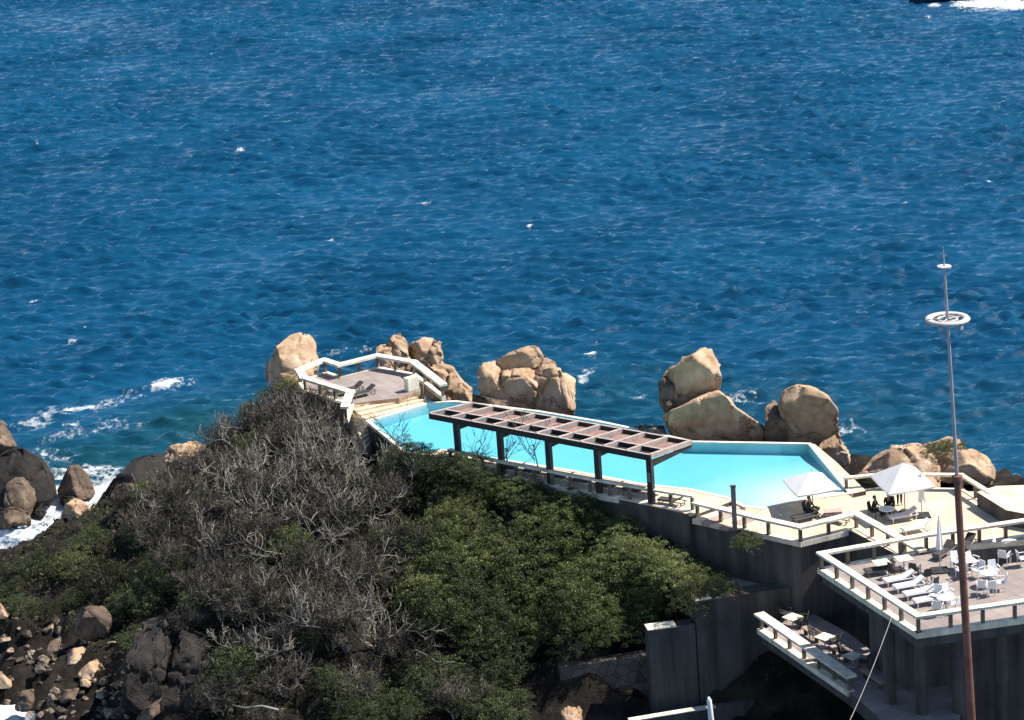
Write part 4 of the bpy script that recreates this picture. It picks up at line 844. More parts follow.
parasol_open('large open white parasol over the couple by the sea railing', 905, 512, ZA, 1.95, 3.05, 1.05)
parasol_open('open white parasol at the shallow end of the pool', 813, 509, ZA + .05, 1.7, 2.35, .75)
def parasol_closed(label, px, py, zf, h=2.6, mat='white'):
    p = at(px, py, zf); T = thing('parasol', label, 'parasol', p, group='folded parasols')
    c = MB(); n = 12; vs = []; prof = [(.03, h), (.07, h - .2), (.11, h - .8), (.17, h - 1.5), (.19, h - 1.75), (.05, h - 1.76)]
    for rr_, z in prof:
        for j in range(n): t = 2 * math.pi * j / n; k = rr_ * (1.15 if j % 2 else .75); vs.append((k * math.cos(t), k * math.sin(t), z))
    c.add(vs, [(i * n + j, i * n + (j + 1) % n, (i + 1) * n + (j + 1) % n, (i + 1) * n + j) for i in range(5) for j in range(n)]); local(c, 'canopy', mat, T)
    b = MB(); b.tube([(0, 0, .05), (0, 0, h + .1)], .03, 8); local(b, 'pole', 'galv', T)
    b = MB(); b.box((0, 0, .04), (.9, .9, .08)); local(b, 'base', 'dark', T); return T
parasol_closed('folded white parasol standing alone on the sunny terrace', 922, 516, ZA)
parasol_closed('folded pale parasol on a square base on the raised platform', 940, 571, ZB, 3.0)
# shower post
p = at(735, 530, ZA); T = thing('shower_post', 'slim grey post standing by the steps at the pool', 'post', p); b = MB(); b.box((0, 0, 1.3), (.26, .2, 2.6)); local(b, 'column', 'greywood', T); b = MB(); b.box((.0, 0, 2.63), (.32, .26, .06)); local(b, 'cap', 'dark', T)
# pinkish towels
p = at(833, 518, ZA); b = MB(); b.add([(-.5, -.3, .46), (.5, -.3, .46), (.5, .3, .47), (-.5, .3, .46), (-.52, -.34, .2), (.5, -.36, .25)], [(0, 1, 2, 3), (4, 5, 1, 0)]); o = b.build('towel', surf('pink towel', (.5, .28, .24), (.6, .36, .3), 3, .95, .2, 9)); o.location = (p.x, p.y, p.z); tag(o, 'pinkish towel spread beside the dark lounger on the terrace', 'towel')
o.modifiers.new('t', 'SOLIDIFY').thickness = .03

# ------------------------------------------------------------------ people
def person(label, base, rz, J, rad, edges, hair_long=False):
    me = bpy.data.meshes.new('person'); names = list(J); me.from_pydata([J[k] for k in names], [(names.index(a), names.index(b)) for a, b in edges], []); me.update()
    o = bpy.data.objects.new('person', me); COL.objects.link(o)
    o.modifiers.new('skin', 'SKIN'); sv = me.skin_vertices[0].data
    for i, k in enumerate(names):
        r = rad[k]; sv[i].radius = r if isinstance(r, tuple) else (r, r)
        sv[i].use_root = (k == 'pelvis')
    sb = o.modifiers.new('sub', 'SUBSURF'); sb.levels = 1; sb.render_levels = 2
    me.materials.append(M['skin']); o.location = base; o.rotation_euler = (0, 0, R(rz)); tag(o, label, 'person')
    return o
def body_joints(sit=True, lean=0.0):
    J = {}; h = .47 if sit else .93
    J['pelvis'] = (0, 0, h); J['belly'] = (0, -.02 + lean * .1, h + .2); J['chest'] = (0, -.0 + lean * .2, h + .38); J['neck'] = (0, lean * .28, h + .53); J['chin'] = (0, lean * .3 - .03, h + .61); J['head'] = (0, lean * .3 - .02, h + .70); J['crown'] = (0, lean * .3, h + .78)
    for s, n in ((-1, 'l'), (1, 'r')):
        J['sh' + n] = (s * .18, lean * .24, h + .47)
        if sit: J['el' + n] = (s * .24, -.10 + lean * .24, h + .22); J['wr' + n] = (s * .18, -.33, h + .17); J['pa' + n] = (s * .17, -.41, h + .16); hd = Vector((0, -1, -.15))
        else: J['el' + n] = (s * .25, .02, h + .2); J['wr' + n] = (s * .24, -.08, h - .04); J['pa' + n] = (s * .235, -.11, h - .12); hd = Vector((0, -.25, -1))
        hd.normalize()
        for f in range(4):
            o1 = Vector(J['pa' + n]) + Vector(((f - 1.5) * .021, 0, 0)) + hd * .03; L = (.07, .08, .075, .06)[f]
            J[f'f{f}a' + n] = tuple(o1); J[f'f{f}b' + n] = tuple(o1 + hd * L + Vector((0, 0, -.012)))
        J['tha' + n] = tuple(Vector(J['pa' + n]) + Vector((-s * .035, 0, .01)) - hd * .02); J['thb' + n] = tuple(Vector(J['pa' + n]) + Vector((-s * .06, 0, .01)) + hd * .03)
        J['hip' + n] = (s * .1, 0, h - .02)
        if sit: J['kn' + n] = (s * .13, -.44, h + .01); J['an' + n] = (s * .13, -.47, .09); J['toe' + n] = (s * .14, -.63, .04)
        else: J['kn' + n] = (s * .11, -.03, .5); J['an' + n] = (s * .11, 0, .09); J['toe' + n] = (s * .12, -.17, .04)
    E = [('pelvis', 'belly'), ('belly', 'chest'), ('chest', 'neck'), ('neck', 'chin'), ('chin', 'head'), ('head', 'crown')]
    rad = {'pelvis': (.15, .12), 'belly': (.13, .10), 'chest': (.15, .11), 'neck': .055, 'chin': .075, 'head': .095, 'crown': .06}
    for n in 'lr':
        E += [('chest', 'sh' + n), ('sh' + n, 'el' + n), ('el' + n, 'wr' + n), ('wr' + n, 'pa' + n), ('pelvis', 'hip' + n), ('hip' + n, 'kn' + n), ('kn' + n, 'an' + n), ('an' + n, 'toe' + n), ('pa' + n, 'tha' + n), ('tha' + n, 'thb' + n)]
        rad.update({'sh' + n: .06, 'el' + n: .04, 'wr' + n: .028, 'pa' + n: (.036, .018), 'hip' + n: .085, 'kn' + n: .055, 'an' + n: .038, 'toe' + n: .034, 'tha' + n: .011, 'thb' + n: .009})
        for f in range(4): E += [('pa' + n, f'f{f}a' + n), (f'f{f}a' + n, f'f{f}b' + n)]; rad.update({f'f{f}a' + n: .010, f'f{f}b' + n: .008})
    return J, rad, E
def dress(o, J, rad, sit, trousers=True):
    def skin_part(nm, keys, edges, scale, mat):
        me = bpy.data.meshes.new(nm); me.from_pydata([J[k] for k in keys], [(keys.index(a), keys.index(b)) for a, b in edges], []); me.update()
        c = bpy.data.objects.new(nm, me); COL.objects.link(c); c.modifiers.new('skin', 'SKIN')
        for i, k in enumerate(keys): r = rad[k]; r = r if isinstance(r, tuple) else (r, r); me.skin_vertices[0].data[i].radius = (r[0] * scale + .012, r[1] * scale + .012); me.skin_vertices[0].data[i].use_root = i == 0
        s = c.modifiers.new('s', 'SUBSURF'); s.levels = 1; s.render_levels = 2; me.materials.append(M[mat]); c.parent = o
    skin_part('shirt', ['belly', 'pelvis', 'chest', 'shl', 'shr', 'ell', 'elr'], [('pelvis', 'belly'), ('belly', 'chest'), ('chest', 'shl'), ('chest', 'shr'), ('shl', 'ell'), ('shr', 'elr')], 1.08, 'cloth_black')
    if trousers: skin_part('trousers', ['pelvis', 'hipl', 'hipr', 'knl', 'knr', 'anl', 'anr'], [('pelvis', 'hipl'), ('pelvis', 'hipr'), ('hipl', 'knl'), ('hipr', 'knr'), ('knl', 'anl'), ('knr', 'anr')], 1.1, 'cloth_black')
    hx = Vector(J['head']); bm = bmesh.new(); bmesh.ops.create_icosphere(bm, subdivisions=3, radius=1)
    for v in bm.verts:
        x, y, z = v.co; v.co = Vector((x * .108, y * .115, z * .12))
        if y < -.2 and z < .45: v.co.y = max(v.co.y, -.02)
        v.co += hx + Vector((0, .022, .025))
    me = bpy.data.meshes.new('hair'); bm.to_mesh(me); bm.free(); me.materials.append(M['hair']); c = bpy.data.objects.new('hair', me); COL.objects.link(c); c.parent = o
    # face: nose, eyes, ears
    b = MB(); b.add([hx + Vector(v) for v in ((-.014, -.09, -.02), (.014, -.09, -.02), (0, -.118, -.022), (0, -.088, .02))], [(0, 1, 2), (0, 2, 3), (1, 3, 2), (0, 3, 1)]); local(b, 'nose', 'skin', o)
    for s in (-1, 1):
        b = MB(); b.tube([hx + Vector((s * .034, -.085, .012)), hx + Vector((s * .034, -.096, .012))], .011, 8); local(b, 'eye', 'hair', o)
for lab, px, py, z, rz, sit, dz in (('person in dark clothes sitting under the parasol at the shallow end', 809, 517, ZA, 60, True, -.02), ('person in dark clothes seated at the left side of the couple table', 874.5, 517, ZA, 60, True, 0), ('person in black seated behind the couple table leaning forward', 889, 513.5, ZA, -20, True, 0), ('person in black standing in the shade of the large open parasol', 899.5, 505, ZA, 20, False, 0)):
    J, rad, E = body_joints(sit, -.12 if sit else 0); p = at(px, py, z); p.z += dz
    o = person(lab, p, rz, J, rad, E); dress(o, J, rad, sit)
CHX = dup2(CD, KD, 'dark chair under the parasol at the shallow end', 'dark chairs on the terraces'); place(CHX, 809, 517, ZA, 60)

# ------------------------------------------------------------------ mast
YM = 109.0
mp_ = [aty(972, 725, YM), aty(964.5, 600, YM), aty(957.5, 478, YM), aty(948.5, 325, YM), aty(945, 268, YM), aty(943, 246, YM)]
x0 = mp_[2].x; 
def mz(py, px): return aty(px, py, YM).z
zt = [p.z for p in mp_]; bx, by = aty(957.5, 478, YM).x, YM
def MX(z):
    k = (z - zt[0]) / (zt[5] - zt[0]); return Vector((mp_[0].x + (mp_[5].x - mp_[0].x) * k, YM, z))
MT = thing('mast', 'tall slender mast with red brown lower section and two white rings', 'mast', MX(1.0))
b = MB(); b.tube([MX(1.0), MX(zt[1]), MX(zt[2])], [.20, .18, .155], 14); b.build('lower_mast', 'rust', MT, smooth=False)
b = MB(); b.tube([MX(zt[2]), MX(zt[3]), MX(zt[4])], [.09, .075, .055], 10); b.build('upper_mast', 'galv', MT, smooth=False)
b = MB(); b.tube([MX(zt[4]), MX(zt[5])], [.04, .012], 6); b.build('antenna_tip', 'galv', MT)
b = MB(); b.tube([MX(zt[2] - .1), MX(zt[2] + .12)], [.26, .24], 14); b.build('collar', 'rust', MT)
zr = mz(319, 948); bx = MX(zr).x
def torus(mb, c, R0, r0, k=40, j=8, flat=1.0):
    vs = []
    for i in range(k):
        t = 2 * math.pi * i / k
        for q in range(j):
            u = 2 * math.pi * q / j; rr_ = R0 + r0 * math.cos(u); vs.append((c[0] + rr_ * math.cos(t), c[1] + rr_ * math.sin(t), c[2] + r0 * flat * math.sin(u)))
    mb.add(vs, [(i * j + q, ((i + 1) % k) * j + q, ((i + 1) % k) * j + (q + 1) % j, i * j + (q + 1) % j) for i in range(k) for q in range(j)])
rg = MB(); torus(rg, (bx, by, zr), .84, .17, flat=.6); torus(rg, (bx, by, zr), .42, .07, flat=.6); ro = rg.build('ring', 'ringpaint', MT, smooth=True)
for i in range(5):
    t = 2 * math.pi * i / 5 + .4; b = MB(); b.tube([(bx, by, zr + .02), (bx + .8 * math.cos(t), by + .8 * math.sin(t), zr)], .03, 6); b.build('spoke', 'ringpaint', ro)
for i in range(6):
    t = 2 * math.pi * i / 6; b = MB(); b.box((bx + .9 * math.cos(t), by + .9 * math.sin(t), zr - .2), (.16, .16, .18), t); b.build('lamp', 'galv', ro)
b = MB(); z_ = mz(266.5, 945); bx = MX(z_).x; b.tube([(bx, by, z_ - .03), (bx, by, z_ + .03)], .31, 24); b.build('disc', 'ringpaint', MT)
# cable
a_ = at(893.5, 612, ZB + .6); e_ = aty(843, 735, a_.y - 12)
cb_ = MB(); pts = [a_.lerp(e_, i / 10) - Vector((0, 0, .25 * math.sin(math.pi * i / 10))) for i in range(11)]; cb_.tube(pts, .014, 6)
tag(cb_.build('cable', 'galv'), 'taut pale cable running down from the platform railing', 'cable')

# ------------------------------------------------------------------ boat at the top edge
pb = at(945, 2, 0)
BT = thing('motorboat', 'dark hulled motorboat at the top right edge trailing a white wake', 'boat', (pb.x, pb.y + 2.0, 0), rz=R(184))
hl = MB(); secs = []
for i in range(9):
    t = i / 8; x = -4.2 + 9.0 * t; wv = 1.35 * (1 - max(0, (t - .45) / .55) ** 2.2); sh_ = .95 + .5 * t * t; secs.append([(x, -wv, sh_), (x + .05, -wv * .8, .1), (x, 0, -.35 + .3 * t ** 4), (x + .05, wv * .8, .1), (x, wv, sh_)])
vs = [p for s in secs for p in s]; fs = [(i * 5 + j, (i + 1) * 5 + j, (i + 1) * 5 + j + 1, i * 5 + j + 1) for i in range(8) for j in range(4)] + [(0, 1, 2, 3, 4)]
hl.add(vs, fs); local(hl, 'hull', 'hull', BT, smooth=False)
dk = MB(); dk.add([(s[0][0], s[0][1] * .97, s[0][2] - .06) for s in secs] + [(s[4][0], s[4][1] * .97, s[4][2] - .06) for s in reversed(secs)], [tuple(range(18))]); local(dk, 'deck', 'plastic', BT)
cbn = MB(); cbn.box((.3, 0, 1.55), (2.6, 1.7, 1.1), taper=.8); local(cbn, 'cabin', 'plastic', BT, bevel=.05)
ws = MB(); ws.box((.3, 0, 1.7), (2.55, 1.62, .35), taper=.93); local(ws, 'windscreen', 'dark', BT)
eng = MB(); eng.box((-4.35, 0, .8), (.45, .5, .9), taper=.8); local(eng, 'outboard', 'dark', BT)

# ------------------------------------------------------------------ vegetation
def grow(mb, p, d, L, r, depth, rnd, maxd, kbr=3):
    n = 4; pts = [Vector(p)]; rads = [r]; cur = Vector(p); dd = Vector(d)
    for i in range(n):
        dd = (dd + Vector((rnd.gauss(0, .27), rnd.gauss(0, .27), rnd.gauss(.06, .2)))).normalized(); cur = cur + dd * (L / n); pts.append(cur.copy()); rads.append(r * (1 - .55 * (i + 1) / n))
    mb.tube(pts, rads, 3 if depth >= 2 else 5, cap=False)
    if depth < maxd:
        for i in range(kbr + (1 if depth == 0 else 0)):
            t = rnd.randint(1, n); q = pts[t]; nd = (dd * .75 + Vector((rnd.gauss(0, .5), rnd.gauss(0, .5), rnd.gauss(.3, .4)))).normalized()
            grow(mb, q, nd, L * rnd.uniform(.55, .85), max(rads[t] * .76, .018), depth + 1, rnd, maxd, kbr)
def bare_mesh(seed, H=2.6, stems=9, spread=.8):
    rnd = random.Random(seed); tr = MB(); br = MB()
    for i in range(stems):
        t = 2 * math.pi * i / stems + rnd.uniform(-.3, .3); k = rnd.uniform(.1, 1) * spread; d = Vector((math.cos(t) * k, math.sin(t) * k, 1)).normalized()
        base = Vector((math.cos(t) * .15, math.sin(t) * .15, 0)); tip = base + d * H * .28
        tr.tube([base - Vector((0, 0, .4)), base.lerp(tip, .5) + Vector((rnd.gauss(0, .05), rnd.gauss(0, .05), 0)), tip], [.07, .055, .045], 6, cap=False)
        grow(br, tip, d, H * .55, .055, 0, rnd, 3, 4)
    a = tr; b = br
    mk = lambda m, nm, mt: (lambda me: (me.from_pydata(m.v, [], m.f), me.update(), me.materials.append(M[mt]), me)[-1])(bpy.data.meshes.new(nm))
    return mk(a, 'trunk', 'bark'), mk(b, 'branches', 'twig')
BARE = [bare_mesh(100 + i) for i in range(4)]
def leaf_mesh(seed, n_cl, per, ls, mat, rx=1.0, rz=.85):
    rng = np.random.RandomState(seed); V = []; F = []
    # clumps over an uneven dome (unit size, scaled per plant)
    ph = rng.uniform(0, 2 * np.pi, n_cl); ct = rng.uniform(-.35, 1, n_cl); rr_ = rng.uniform(.35, 1.2, n_cl) ** .8
    st = np.sqrt(1 - np.clip(ct, -1, 1) ** 2)
    cen = np.stack([np.cos(ph) * st * rr_ * rx, np.sin(ph) * st * rr_ * rx, .42 + ct * rr_ * rz * .85 + rng.normal(0, .13, n_cl)], 1)
    cs = rng.uniform(.07, .20, n_cl)
    pos = []; 
    for c, s in zip(cen, cs):
        k = int(per * (s / .17) ** 2); d = rng.normal(size=(k, 3)); d /= np.linalg.norm(d, axis=1)[:, None]; d[:, 2] = np.abs(d[:, 2]) * .9 - .15
        pos.append(c + d * s * rng.uniform(.5, 1.05, (k, 1)))
    pos = np.concatenate(pos); k = len(pos)
    u = rng.normal(size=(k, 3)); u[:, 2] *= .6; u /= np.linalg.norm(u, axis=1)[:, None]; w_ = rng.normal(size=(k, 3)); v = np.cross(u, w_); v /= np.linalg.norm(v, axis=1)[:, None]
    L = ls * rng.uniform(.6, 1.3, (k, 1)); a = pos - u * L; b = pos + v * L * .45; c = pos + u * L; d = pos - v * L * .45
    V = np.stack([a, b, c, d], 1).reshape(-1, 3); me = bpy.data.meshes.new('crown'); 
    me.from_pydata(V.tolist(), [], (np.arange(k * 4).reshape(-1, 4)).tolist()); me.update(); me.materials.append(M[mat]); return me
def trunk_mesh(seed):
    rnd = random.Random(seed); m = MB()
    for i in range(6):
        t = i * 1.05 + rnd.random(); d = Vector((math.cos(t) * .55, math.sin(t) * .55, .8)); p1 = d * .35; p2 = p1 + (d + Vector((rnd.gauss(0, .3), rnd.gauss(0, .3), .1))) * .35; p3 = p2 + (d + Vector((rnd.gauss(0, .4), rnd.gauss(0, .4), 0))) * .25
        m.tube([Vector((0, 0, -.2)), p1, p2, p3], [.035, .025, .015, .006], 5, cap=False)
    me = bpy.data.meshes.new('trunk'); me.from_pydata(m.v, [], m.f); me.update(); me.materials.append(M['bark']); return me
TR = [trunk_mesh(i) for i in range(3)]
LG_ = [leaf_mesh(10 + i, 230, 70, .029, 'leaf') for i in range(3)]
LY = [leaf_mesh(20 + i, 220, 60, .029, 'leaf_yellow') for i in range(2)]
LD = [leaf_mesh(30 + i, 190, 60, .031, 'leaf_dark') for i in range(2)]
LB = [leaf_mesh(40, 45, 50, .04, 'leaf_brown')]
def shrub(label, px, py, r, kind, hz=.8, zoff=0.0, z=None, group=None, name='shrub', cat='shrub', rnd=random.Random(3)):
    """px,py: where the middle of the crown is seen; r: crown radius"""
    # find the ground point whose crown centre is seen at px,py
    d = ray(px, py); t = 100.0; best = None
    for s in range(1200):
        t = 95 + s * .1; p = Vector((0, 0, CAM_Z)) + d * t; g = gz(p.x, p.y)
        if p.z <= g + r * hz * .55: best = (p, g); break
    if best is None: print('no ground for', label); return
    p, g = best
    T = bpy.data.objects.new(name, None); COL.objects.link(T); T.location = (p.x, p.y, g - .1 + zoff); T.scale = (r, r, r * hz); T.rotation_euler = (0, 0, rnd.uniform(0, 6.28)); T.empty_display_size = .2
    tag(T, label, cat, group)
    if kind == 'bare':
        tm, bmz = rnd.choice(BARE); T.scale = (r / 2.1, r / 2.1, r * hz / 2.1)
        for nm, me in (('trunk', tm), ('branches', bmz)): o = bpy.data.objects.new(nm, me); COL.objects.link(o); o.parent = T
    else:
        ms = {'green': LG_, 'yellow': LY, 'dark': LD, 'brown': LB}[kind]
        for nm, me in (('trunk', rnd.choice(TR)), ('crown', rnd.choice(ms))): o = bpy.data.objects.new(nm, me); COL.objects.link(o); o.parent = T
    return T
GB = 'bare grey bushes on the slope'; GG = 'leafy shrubs on the slope'
bare = [(300, 408, 1.9, 'bare bush directly below the lookout railing'), (262, 428, 2.0, 'bare bush on the skyline left of the lookout'), (228, 448, 2.1, 'bare bush on the skyline midway between lookout and tan outcrop'), (318, 438, 1.9, 'bare bush beside the narrow steps'), (290, 452, 2.4, 'pale bare bush below the lookout'),
        (245, 478, 2.4, 'bare bush in the middle of the upper slope'), (200, 478, 2.0, 'bare bush on the skyline right of the tan outcrop'), (165, 500, 2.0, 'bare bush above the long dark sloping rock'), (335, 474, 2.1, 'bare bush left of the pool wall'), (300, 495, 2.5, 'bare bush with thick pale limbs in the heart of the slope'),
        (210, 522, 2.5, 'bare bush at the left of the middle slope'), (160, 545, 2.2, 'bare bush above the dark gully on the left'), (255, 545, 2.5, 'bare bush above the yellow tuft'), (345, 520, 2.3, 'bare bush touching the left side of the green shrubs'), (310, 575, 2.4, 'tangled bare bush in the lower middle of the slope'),
        (360, 580, 2.3, 'bare bush with arching limbs by the dark green shrubs'), (215, 590, 2.3, 'bare bush over the top of the furrowed cliff'), (265, 615, 2.2, 'bare bush hanging over the dark hollow'), (330, 630, 2.2, 'bare bush with forked limbs low on the slope'), (225, 690, 1.6, 'small bare bush at the bottom beside the furrowed cliff'),
        (400, 655, 2.0, 'bare bush low down beneath the green shrubs'), (285, 680, 1.9, 'bare bush at the bottom edge with one pale fallen limb'), (395, 500, 1.7, 'bare bush under the left pool wall'), (360, 700, 1.9, 'sparse bare bush at the bottom edge in shade'), (125, 505, 1.5, 'bare bush leftmost above the foam'), (455, 700, 1.9, 'bare bush in deep shade at the bottom centre'), (190, 630, 1.5, 'bare bush clinging to the cliff top'), (430, 545, 1.6, 'bare bush poking out among the green shrubs')]
rb = random.Random(12)
for px, py, r, lab in bare: shrub(lab, px, py, r, 'bare', .85, group=GB, name='bare_bush', cat='bush', rnd=rb)
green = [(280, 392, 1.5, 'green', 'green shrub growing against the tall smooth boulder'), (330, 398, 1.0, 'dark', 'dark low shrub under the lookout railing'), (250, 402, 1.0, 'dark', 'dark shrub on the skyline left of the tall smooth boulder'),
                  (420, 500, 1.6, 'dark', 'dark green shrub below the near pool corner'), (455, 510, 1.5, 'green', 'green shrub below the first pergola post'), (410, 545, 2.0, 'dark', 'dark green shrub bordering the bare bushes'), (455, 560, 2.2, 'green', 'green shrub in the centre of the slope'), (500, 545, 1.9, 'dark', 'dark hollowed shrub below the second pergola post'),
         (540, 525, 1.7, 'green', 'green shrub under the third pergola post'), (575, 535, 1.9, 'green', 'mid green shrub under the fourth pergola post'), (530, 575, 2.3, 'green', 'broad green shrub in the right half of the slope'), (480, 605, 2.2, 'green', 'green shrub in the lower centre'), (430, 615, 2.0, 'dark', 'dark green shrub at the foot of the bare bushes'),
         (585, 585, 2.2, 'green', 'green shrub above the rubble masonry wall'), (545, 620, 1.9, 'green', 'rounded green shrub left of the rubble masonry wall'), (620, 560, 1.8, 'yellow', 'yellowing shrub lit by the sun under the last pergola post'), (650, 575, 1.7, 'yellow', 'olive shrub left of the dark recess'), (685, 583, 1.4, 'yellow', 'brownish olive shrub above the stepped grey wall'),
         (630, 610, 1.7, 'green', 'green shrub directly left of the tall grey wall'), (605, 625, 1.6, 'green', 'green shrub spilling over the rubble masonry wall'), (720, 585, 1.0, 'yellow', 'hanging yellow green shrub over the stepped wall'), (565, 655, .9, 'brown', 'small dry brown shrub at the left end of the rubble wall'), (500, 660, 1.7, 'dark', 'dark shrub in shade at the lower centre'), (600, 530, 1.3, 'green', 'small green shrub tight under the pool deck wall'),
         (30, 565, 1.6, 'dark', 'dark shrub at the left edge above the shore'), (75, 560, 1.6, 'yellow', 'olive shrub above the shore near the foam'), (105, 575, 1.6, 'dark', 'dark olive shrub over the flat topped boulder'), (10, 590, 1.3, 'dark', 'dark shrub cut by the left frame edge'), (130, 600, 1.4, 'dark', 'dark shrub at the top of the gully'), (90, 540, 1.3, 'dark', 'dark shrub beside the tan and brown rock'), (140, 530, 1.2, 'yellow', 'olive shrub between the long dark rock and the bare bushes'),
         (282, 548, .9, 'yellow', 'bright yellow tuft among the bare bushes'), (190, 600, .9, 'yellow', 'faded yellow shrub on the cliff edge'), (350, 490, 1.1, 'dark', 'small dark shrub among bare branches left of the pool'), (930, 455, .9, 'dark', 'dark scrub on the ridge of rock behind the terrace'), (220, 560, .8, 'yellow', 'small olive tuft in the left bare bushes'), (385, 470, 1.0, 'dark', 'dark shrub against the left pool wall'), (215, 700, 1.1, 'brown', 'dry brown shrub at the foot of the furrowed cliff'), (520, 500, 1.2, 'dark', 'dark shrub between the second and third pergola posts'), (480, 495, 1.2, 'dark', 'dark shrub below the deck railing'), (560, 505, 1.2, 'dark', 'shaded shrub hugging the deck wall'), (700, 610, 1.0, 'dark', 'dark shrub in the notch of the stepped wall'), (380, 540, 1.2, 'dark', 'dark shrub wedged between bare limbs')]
rg_ = random.Random(5)
for px, py, r, k, lab in green: shrub(lab, px, py, r, k, rg_.uniform(.9, 1.2), group=GG, rnd=rg_)
# infill of the thicket: bushes nothing in the photo tells apart
ri = random.Random(21); TH = [(300, 405), (330, 418), (352, 455), (392, 500), (400, 530), (385, 600), (350, 660), (270, 640), (215, 610), (140, 565), (110, 520), (150, 490), (205, 455), (250, 420)]
TX2 = [(a, b) for a, b in TH]; done = []
while len(done) < 50:
    a, b = ri.uniform(110, 405), ri.uniform(402, 665)
    if not poly_mask(TX2, np.array([a]), np.array([b]))[0]: continue
    if any((a - c) ** 2 + ((b - d) * 1.5) ** 2 < 17 ** 2 for c, d in done): continue
    done.append((a, b)); shrub('bare grey bush merging into the bare thicket', a, b, ri.uniform(1.5, 2.2), 'bare', ri.uniform(.65, .9), group='bushes of the bare thicket', name='bare_bush', cat='bush', rnd=ri)
GP = [(425, 478), (500, 500), (560, 512), (610, 530), (660, 552), (735, 582), (700, 600), (648, 625), (600, 640), (530, 645), (470, 640), (415, 610), (400, 540)]
done = []; ri = random.Random(8); tries = 0
while len(done) < 46 and tries < 4000:
    tries += 1; a, b = ri.uniform(400, 735), ri.uniform(478, 645)
    if not poly_mask(GP, np.array([a]), np.array([b]))[0] or any((a - c) ** 2 + ((b - d) * 1.5) ** 2 < 22 ** 2 for c, d in done): continue
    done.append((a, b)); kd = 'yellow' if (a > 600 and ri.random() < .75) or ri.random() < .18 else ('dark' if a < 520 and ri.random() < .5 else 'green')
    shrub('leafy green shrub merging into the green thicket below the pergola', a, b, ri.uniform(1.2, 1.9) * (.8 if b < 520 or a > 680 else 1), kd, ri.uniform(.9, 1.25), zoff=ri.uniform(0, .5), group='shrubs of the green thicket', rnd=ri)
def wall_shrub(label, px, py, r, kind, dy, zc):
    q_ = at(px, py, ZP); T = thing('shrub', label, 'shrub', (q_.x, q_.y - dy, zc - r * .6), group='shrubs reaching over the pool wall'); T.scale = (r, r, r * .95); T.rotation_euler = (0, 0, px)
    ms = {'green': LG_, 'yellow': LY, 'dark': LD, 'brown': LB}[kind]
    for nm, me in (('trunk', TR[int(px) % 3]), ('crown', ms[int(px) % len(ms)])): o = bpy.data.objects.new(nm, me); COL.objects.link(o); o.parent = T
for a in ((434, 466, 1.15, 'dark', 1.3, 9.9, 'dark leafy shrub rising over the near pool corner'), (452, 471, .95, 'yellow', .9, 9.7, 'olive shrub at the first railing post of the pergola deck'), (470, 474, .9, 'dark', .8, 9.7, 'shrub reaching through the railing between first and second pergola posts'), (497, 479, .95, 'yellow', .8, 9.9, 'sparse olive shrub covering the foot of the second pergola post'), (520, 483, .8, 'brown', .7, 9.7, 'thin brown shrub left of the third pergola post'), (415, 462, .9, 'dark', 1.2, 8.9, 'dark shrub against the wall of the pool corner'), (746, 537, .85, 'green', .40, 9.9, 'green tuft on the wall top below the terrace railing')):
    wall_shrub(a[6], *a[:6])
kk = 0
for a, b in ((20, 606), (50, 612), (75, 600), (118, 615), (150, 600), (135, 640), (205, 640), (240, 650)):
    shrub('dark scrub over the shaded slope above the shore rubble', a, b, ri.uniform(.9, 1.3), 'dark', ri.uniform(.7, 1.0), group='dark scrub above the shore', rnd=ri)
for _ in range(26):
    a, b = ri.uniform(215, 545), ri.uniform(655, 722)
    kd = ri.choice(['bare', 'dark', 'dark', 'dark', 'dark']); shrub('straggly bush in the deep shade at the foot of the slope', a, b, ri.uniform(1.0, 1.7), kd, ri.uniform(.8, 1.1), group='bushes at the foot of the slope', name='bush', cat='bush', rnd=ri)  # mostly dark leaves: shade of the crowns above put into leaf colour
while kk < 30:
    a, b = ri.uniform(120, 400), ri.uniform(425, 660)
    if not poly_mask(TX2, np.array([a]), np.array([b]))[0]: continue
    kk += 1; shrub('low olive shrub half hidden in the bare thicket', a, b, ri.uniform(.9, 1.5), ri.choice(['dark', 'dark', 'green', 'brown']), ri.uniform(.9, 1.2), zoff=.2, group='olive shrubs in the bare thicket', rnd=ri)
for i, (a, b) in enumerate(((404, 457), (420, 461), (438, 468), (455, 472), (470, 475), (486, 478), (503, 481), (519, 484), (535, 486), (552, 489), (568, 492), (584, 495), (600, 499), (618, 503))):
    r = ri.uniform(1.15, 1.5); wall_shrub('leafy shrub packed against the wall of the pergola deck', a, b, r, ri.choice(['green', 'dark', 'green', 'yellow']), r * .62, (10.7 if a < 480 else 10.0 if a < 540 else 9.3 if a < 590 else 8.6) + ri.uniform(-.2, .2))
for a, b, z_, r, kd, lab in ((700, 583, 7.3, 1.2, 'yellow', 'olive shrub overhanging the top of the stepped grey wall'), (722, 586, 7.2, .95, 'yellow', 'pale olive shrub at the right tip of the green thicket'), (738, 592, 7.0, .55, 'brown', 'dry tuft hanging over the stepped wall'), (675, 572, 7.6, 1.5, 'yellow', 'sunlit olive shrub right of the green thicket'), (655, 560, 7.9, 1.5, 'yellow', 'sunlit yellow green shrub below the last pergola post'), (690, 600, 6.8, 1.2, 'green', 'green shrub in front of the notch of the stepped wall')):
    q_ = at(a, b, z_); T = thing('shrub', lab, 'shrub', (q_.x, q_.y, q_.z - r * .55), group='shrubs by the stepped wall'); T.scale = (r, r, r)
    for nm, me in (('trunk', TR[1]), ('crown', {'yellow': LY[0], 'brown': LB[0], 'green': LG_[1]}[kd])): o = bpy.data.objects.new(nm, me); COL.objects.link(o); o.parent = T
